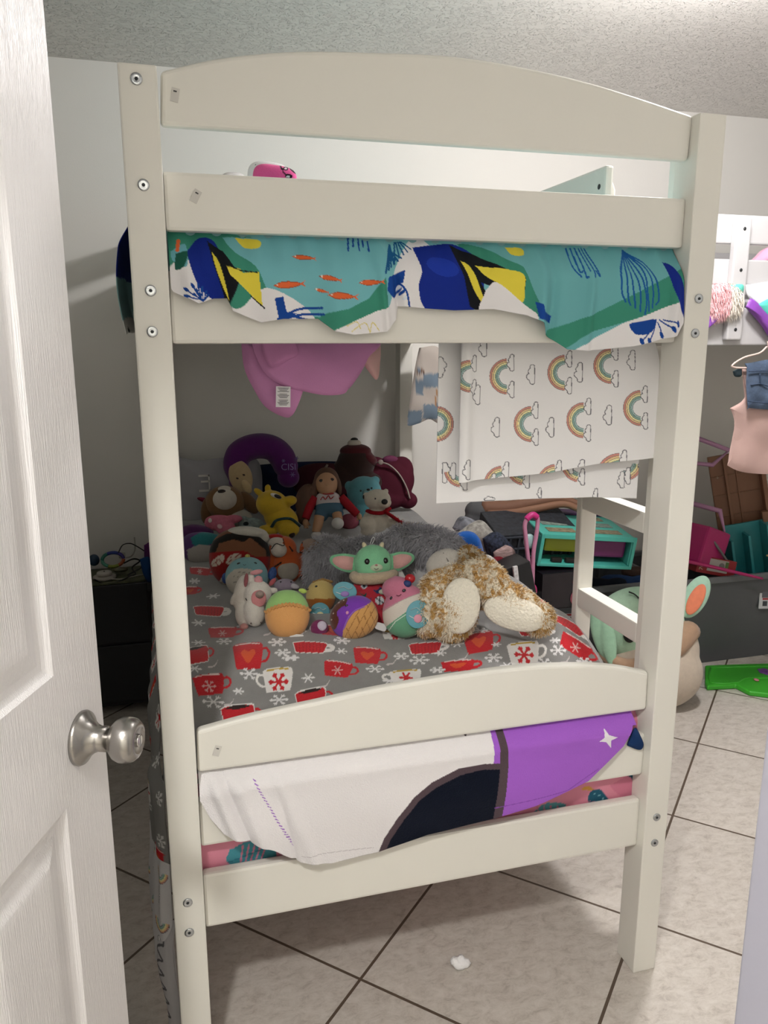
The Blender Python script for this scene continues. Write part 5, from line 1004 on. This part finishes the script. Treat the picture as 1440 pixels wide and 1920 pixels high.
for px, py, c_, nm, lab in ((1175, 1095, '#27406a', 'blue_cloth', 'blue cloth lying in the bin under the toy crate'), (1130, 1100, '#1c2330', 'dark_cloth', 'dark cloth crumpled in the bin behind the ladder rung'), (1215, 1080, '#4c3a34', 'brown_cloth', 'brown cloth at the right end of the left bin')):
    t = Toy(nm, lab, 'cloth', px, py, pos=aty(px, py, 1.62)); t.part('cloth', [t.ell(px, py, 50, 16, 22, 0, .1), t.ell(px+20, py-6, 24, 12, 16, -6, -.3)], cloth(c_), fuse=3)
# long brown toy legs on top of the heap
t = Toy('long_legged_toy', 'long thin brown toy legs stretched along the wall above the bins', 'soft toy', 960, 975, pos=aty(960, 975, 1.70)); LG = mat('#7d5a48', .6, spec=.3)
t.part('leg', t.tube([(905, 955, 0), (950, 952, -4), (1000, 940, -4), (1045, 932, 0), (1078, 940, 4), (1098, 950, 6)], [17, 13, 10, 8, 6, 6], 14), LG); t.part('leg', t.tube([(915, 968, -8), (960, 962, -8), (1010, 950, -6), (1055, 942, -2), (1090, 954, 4)], [13, 11, 8, 7, 6], 14), mat('#8c6650', .6, spec=.3))
t.part('leg', t.tube([(870, 990, -8), (900, 984, -10), (940, 972, -8)], [7, 8, 8], 12), LG); t.part('skirt', [t.ell(895, 960, 24, 20, 18, -2), t.ell(890, 975, 20, 14, 14, -4)], cloth('#5c5d5f'), fuse=2.4)
# things above the right bin
DH = empty('toy_dollhouse', 'brown plastic toy playhouse tilted against the wall with pink window frames', 'dollhouse', M=Matrix.Translation(aty(1375, 925, 1.74)) @ Matrix.Rotation(-.5, 4, 'Z') @ Matrix.Rotation(.0, 4, 'X') @ Matrix.Rotation(-.22, 4, 'Y'))
BRN = plastic('#8a6248', .5); bm = bmesh.new(); box(bm, -.09, .13, -.01, .012, -.19, .19, .004); box(bm, .118, .138, -.07, .012, -.19, .19, .004); box(bm, -.09, .138, -.07, .012, -.20, -.18, .004); box(bm, -.03, -.018, -.03, -.008, -.18, .19, .002); box(bm, .02, .026, -.018, -.008, -.18, .19, .001)
for z in (-.1, 0, .09): box(bm, -.09, .12, -.016, -.008, z, z+.004, .001)
bmobj('wall_panel', bm, BRN, DH); boxo('latch', (.095, .125, -.085, -.05, -.14, -.09), BRN, DH, .004)
lbx = boxo('sticker_strip', (.138, .142, -.06, -.02, -.03, .14), mat('#b9b8b4', .5, var=.5, vscale=90), DH, 0); 
for z in (.09, -.15): arr('screw', *ellip(-.06, -.012, z, .005, .003, .006), mat('#c9b8a4', .4), DH)
def frame(name, label, pts, y, r, m):
    o = arr(name, *tube([aty(a, b, yy) for (a, b), yy in zip(pts, y)], r, 8, 1, closed=True), m); tag(o, label, 'toy frame'); return o
PKM = plastic('#b98aac', .4)
frame('toy_window_frame', 'upper pink toy window frame leaning at the wall', [(1290, 815), (1367, 844), (1336, 872), (1280, 866)], (1.72, 1.66, 1.7, 1.75), .011, PKM); frame('toy_window_frame', 'lower pink toy window frame with rounded opening', [(1290, 942), (1350, 958), (1360, 1004), (1285, 984)], (1.66, 1.58, 1.56, 1.66), .012, PKM)
bxt('magenta_box', 'magenta plastic toy box in the right bin beside the post', 'toy box', 1312, 1022, 1.58, .17, .16, .17, plastic('#b01d68', .4), ry=.35, rz=.3, bev=.012)
TS = empty('toy_shelf', 'teal plastic toy shelf leaning in the right bin', 'toy shelf', M=Matrix.Translation(aty(1415, 1035, 1.58)) @ Matrix.Rotation(-.35, 4, 'Z') @ Matrix.Rotation(-.20, 4, 'Y')); bm = bmesh.new(); TE = plastic('#2f8d92', .35)
box(bm, -.11, .13, .05, .065, -.12, .13, .003); box(bm, -.11, -.098, -.04, .05, -.12, .08, .003); box(bm, -.03, -.018, -.03, .05, -.12, .09, .003); box(bm, .05, .062, -.04, .05, -.12, .13, .003); box(bm, -.11, .13, -.04, .05, -.13, -.118, .003)
bmobj('frame', bm, TE, TS); boxo('shelf_board', (.055, .16, -.06, .05, -.03, -.02), TE, TS, .003); arr('peg', *ellip(.04, -.05, -.01, .010, .006, .005), mat('#c9b98a', .4), TS)
rd = arr('magenta_rod', *tube([aty(a, b, y) for a, b, y in ((1285, 1052, 1.46), (1340, 1064, 1.44), (1400, 1078, 1.42), (1430, 1085, 1.41))], [.008, .008, .007, .005], 10), plastic('#a81f60', .35)); tag(rd, 'magenta plastic rod lying along the rim of the right bin', 'rod')
gr_ = arr('grey_rod', *tube([aty(a, b, y) for a, b, y in ((1322, 995, 1.52), (1345, 1025, 1.5), (1375, 1070, 1.5))], .006, 8), plastic('#6d6a6c', .5)); tag(gr_, 'thin grey rod slanting over the magenta toy box', 'rod')
P = aty(1338, 1060, 1.52); e = empty('toy_carton', 'red and white cardboard toy box with lettering behind the magenta rod', 'carton', M=Matrix.Translation(P) @ Matrix.Rotation(-.1, 4, 'Z') @ Matrix.Rotation(.22, 4, 'Y') @ Matrix.Rotation(-.1, 4, 'X'))
boxo('carton', (-.10, .09, -.03, .03, -.04, .035), mat('#8e2024', .5), e, .002); boxo('white_panel', (-.05, .05, -.0315, -.0301, -.025, .03), mat('#a9a39c', .5), e, 0); boxo('green_mark', (.035, .05, -.0325, -.0316, .0, .025), mat('#4c6a30', .5), e, 0); arr('wheel_picture', *ellip(.018, -.032, .005, .014, .001, .013), mat('#6c6a68', .5), e)
text_mesh('carton_lettering', '700L', .026, Matrix.Translation((-.078, -.0312, -.002)) @ Matrix.Rotation(-PI/2, 4, 'Y') @ Matrix.Rotation(PI/2, 4, 'X'), mat('#d9c9b0', .5), e)
t = Toy('dark_toys', 'dark bag of small toys at the right edge above the bin', 'bag', 1440, 1020, pos=aty(1440, 1020, 1.72)); t.part('bag', [t.ell(1438, 1010, 34, 38, 26, 0), t.ell(1400, 1050, 40, 20, 20, 0), t.ell(1350, 1060, 40, 16, 20, 0)], mat('#2b2430', .8, .5, 120, var=.6, vscale=40), fuse=3); t.part('toy_eye', t.ell(1428, 1010, 7, 9, 3, -26), mat('#7d8088', .5))
cord = arr('white_cable', *tube([aty(a, b, 1.93) for a, b in ((1416, 930), (1430, 938), (1445, 948), (1470, 955))], .005, 8), plastic('#bdbab6')); tag(cord, 'white cable running along the wall under the loft bed', 'cable')
# big mint plush with beige robe on the floor
t = Toy('large_green_plush', 'big mint green plush head pillow with orange lined ear and beige robe on the floor', 'soft toy', 1215, 1335, .0, pos=at(1215, 1335, .0)+np.array([0, .03, 0])); h = (1195, 1185, 100, 88, 60, 6)
t.part('robe', [t.ell(1230, 1262, 86, 72, 60, 8, -.15), t.ell(1265, 1225, 42, 60, 46, 10, .1), t.ell(1180, 1280, 60, 50, 46, 6)], plush('#cdbfae'), fuse=3.4)
t.part('robe_collar', t.tube([(1130, 1245, -34), (1180, 1262, -50), (1225, 1248, -44), (1262, 1215, -30), (1285, 1180, 0)], [12, 16, 20, 26, 26], 16, flat=.8), plush('#b5957a'))
hd = t.part('head', [t.ell(1195, 1180, 84, 74, 52, 0, -.2), t.ell(1235, 1170, 40, 60, 44, 4)], plush('#bfe3c6'), fuse=3.4)
t.part('ear', t.ell(1292, 1116, 22, 44, 9, -6, .38), plush('#b5dcc4')); t.part('ear_lining', t.ell(1293, 1122, 13, 32, 4, -14, .38), plush('#f08e6c'))
t.part('folded_ear', [t.ell(1132, 1210, 20, 52, 10, -46, -.35), t.ell(1145, 1222, 14, 46, 8, -54, -.2)], plush('#9ec6a8'), fuse=2.4)
t.part('eye', t.ell(1181, 1204, 12, 16, 5, -50), mat('#0f0f10', .3)); t.part('eye_glint', t.ell(1180, 1197, 3.4, 3.6, 2, -56), mat('#f4f4f4', .4))
for q in ([(1168, 1187, -48), (1176, 1180, -50), (1186, 1178, -51)], [(1173, 1124, -40), (1184, 1128, -42), (1196, 1138, -44)]): t.part('eyebrow', t.tube(q, 1.5, 6), mat('#1f2420', .8))
# teal toy arm, green tray, tissue
t = Toy('teal_hinge', 'teal plastic toy arm with ring ends beside the large green plush', 'toy part', 1303, 1200, pos=at(1303, 1205, .03) + np.array([.02, .1, 0])); t.part('arm', [t.tube([(1306, 1163, 0), (1302, 1185, 0), (1306, 1205, 0)], [5, 7, 6], 10, flat=.5), t.ell(1305, 1162, 9, 9, 5), t.ell(1306, 1203, 8, 6, 5)], plastic('#2f7f86')); t.part('ring_hole', t.ell(1305, 1161, 5.5, 5.5, 5.4), plastic('#14282c'))
gt = empty('green_tray', 'flat green plastic toy tray with purple flower on the tiles', 'toy tray', (2.3, 1.3, 0)); GP = plastic('#3fae2e', .4)
Q = [at(px, py, .02) for px, py in ((1322, 1248), (1345, 1247), (1400, 1245), (1500, 1243), (1520, 1300), (1440, 1301), (1405, 1297), (1388, 1288), (1380, 1284), (1326, 1287), (1322, 1280))]
prism('tray_plate', [(q[0]-2.3, q[1]-1.3) for q in Q], .001, .022, GP, gt, .006, 'z')
Q2 = [at(px, py, .024) for px, py in ((1332, 1252), (1480, 1249), (1490, 1270), (1400, 1271), (1385, 1279), (1332, 1280))]
arr('raised_edge', *tube([(q[0]-2.3, q[1]-1.3, .023) for q in Q2], .004, 8, 2, closed=True), GP, gt)
P = at(1436, 1259, .025); arr('purple_flower', *cat_mesh([ellip(P[0]-2.3+.017*math.cos(a), P[1]-1.3+.02*math.sin(a), .024, .014, .016, .004) for a in np.arange(6)*PI/3]), plastic('#7a4a96'), gt); P = at(1418, 1275, .025); arr('pink_button', *ellip(P[0]-2.3, P[1]-1.3, .026, .010, .012, .004), plastic('#d68a92'), gt)
P = at(863, 1815, .0); V, F = cat_mesh([ellip(P[0], P[1], .010, .017, .012, .011), ellip(P[0]-.012, P[1]+.006, .016, .010, .010, .010), ellip(P[0]+.012, P[1]-.002, .012, .012, .010, .010), ellip(P[0]+.003, P[1]+.006, .019, .009, .009, .008)])
V, F = remesh(V, F, .0022, 1); V = V + RN.randn(*V.shape)*.0005; o = arr('foam_scrap', V, F, mat('#f4f4f4', .9, .6, 300)); tag(o, 'small torn scrap of white foam on the tiles in front of the bed', 'foam scrap')
# ---------------------------------------------------------------- night stand on the left with its clutter
ns = empty('nightstand', 'black nightstand against the back wall left of the bunk bed', 'nightstand', (-.26, 1.8, 0)); BK = mat('#14141a', .5)
NZ = .502
boxo('cabinet', (-.25, .205, -.13, .16, .03, NZ-.02), BK, ns, .004); boxo('top', (-.26, .215, -.14, .165, NZ-.02, NZ), BK, ns, .003)
for q, (a, b) in enumerate(((.29, .52), (.05, .28))): d = boxo('drawer', (-.24, .195, -.142, -.13, a, b), BK, ns, .004); arr('drawer_knob', *ellip(-.02, -.15, (a+b)/2, .012, .012, .012), mat('#2a2a2e', .3, metal=1), d)
for x in (-.23, .18):
    for y in (-.11, .14): boxo('foot', (x-.015, x+.015, y-.015, y+.015, 0, .03), BK, ns, .002)
def nz(px, py, z): return at(px, py, z)
YN = 1.70
def nt(px, py): P = aty(px, py, YN); return P
for k, (c_, dz, r, lab) in enumerate((('#6c6c76', 0, .02, 'grey magazine at the bottom of the stack on the nightstand'), ('#4a4540', .009, -.03, 'dark patterned magazine lying in the middle of the nightstand stack'), ('#4c5034', .018, .08, 'green covered booklet on top of the magazine stack'))):
    o = boxo('magazine', (-.12, .09, -.11, .09, 0, .008), mat(c_, .5, var=.4, vscale=40), None, .001); o.matrix_world = Matrix.Translation((-.17, 1.775, NZ+.001+dz)) @ Matrix.Rotation(r, 4, 'Z'); tag(o, lab, 'magazine')
T0 = NZ+.028
dk = empty('charging_puck', 'white round device with a raised disc and small dark hole on the nightstand', 'device', (aty(196, 1080, 1.72)[0], 1.72, T0)); arr('base_disc', *lathe([(.040, 0), (.043, .004), (.042, .010), (.030, .013)]), plastic('#a9a39a', .5), dk); arr('top_disc', *lathe([(.027, .013), (.028, .022), (.026, .026), (.001, .027)]), plastic('#bcb6ad', .5), dk); arr('small_hole', *lathe([(.003, .026), (.003, .029), (.001, .029)], 12), mat('#1c120c'), dk)
rg = Toy('rainbow_ring', 'rainbow coloured plastic ring standing behind the white round device', 'ring toy', 213, 1066, pos=(aty(213, 1066, 1.80)[0], 1.80, T0+.02)); Q = [(213+19*math.cos(a), 0, 1052+13*math.sin(a)) for a in np.linspace(0, 2*PI, 25)]
for k, c_ in enumerate(('#a8562c', '#8f9a3c', '#57a08a', '#1f7a6a', '#233a8c', '#3a2f80')):
    q = Q[k*4:k*4+5]; 
    if k == 5: q = Q[20:25]
    rg.part('ring_segment', rg.tube([(a, d, b) for a, d, b in q], 3.4, 8, 2, flat=.8) if False else rg.tube([(a, b_, c2) for a, c2, b_ in [(x, d, z) for x, d, z in q]], 3.2, 8, 2), mat(c_, .4))
def cable(lab, col, pts, r=.0022, y=1.74): o = arr('cable', *tube([aty(a, b, y + (c_ if True else 0)) for a, b, c_ in pts], r, 8, 6), plastic(col, .5)); tag(o, lab, 'cable')
cable('thin black cable looping up above the nightstand to the wall', '#0f0f10', [(222, 1036, .0), (230, 1022, .05), (244, 1019, .1), (256, 1024, .1), (272, 1034, .1)]); cable('white cable rising at the back of the nightstand clutter', '#9a968e', [(252, 1008, .15), (253, 1030, .1), (247, 1042, .02), (236, 1046, 0)], .0028)
cable('white cable lying across the magazines on the nightstand', '#a39e94', [(192, 1084, -.05), (225, 1086, -.05), (250, 1081, -.03), (275, 1076, 0)], .0026); cable('tangled black cable coiled on the magazines', '#121214', [(232, 1056, 0), (250, 1048, .02), (262, 1052, .04), (248, 1064, 0), (254, 1076, -.02), (240, 1078, -.02), (262, 1066, 0), (272, 1056, .02)], .003)
cable('long black cable hanging in a curve over the front of the magazine stack', '#101012', [(176, 1086, -.07), (196, 1094, -.07), (222, 1090, -.07), (248, 1078, -.05)], .0026)
t = Toy('plug_adapter', 'small white power adapter at the back of the nightstand', 'adapter', 230, 1044, pos=aty(230, 1044, 1.88)); t.part('block', t.ell(229, 1041, 6, 6, 5, p=.4), plastic('#aaa69e'))
t = Toy('small_lid', 'dull olive round lid lying behind the white device', 'lid', 225, 1070, pos=aty(225, 1070, 1.76)); t.part('lid', t.ell(226, 1068, 13, 5, 8, p=.8), plastic('#5d5a44'))
t = Toy('blue_ball', 'dark blue ball at the left on the nightstand beside the door edge', 'ball', 178, 1058, pos=aty(178, 1058, 1.84)); t.part('ball', t.ell(177, 1050, 10, 11, 10), mat('#26405a', .5))
clump('blue_cloth', [(262, 1048), (280, 1046), (286, 1085), (278, 1092), (268, 1075)], 1.68, .012, cloth('#1d4476'), 'blue cloth hanging at the right edge of the nightstand by the bed', 'cloth', amp=.004); clump('purple_cloth', [(270, 1022), (284, 1018), (288, 1055), (272, 1050)], 1.74, .012, cloth('#5c2c60'), 'purple cloth corner at the bed side above the nightstand', 'cloth', amp=.004)
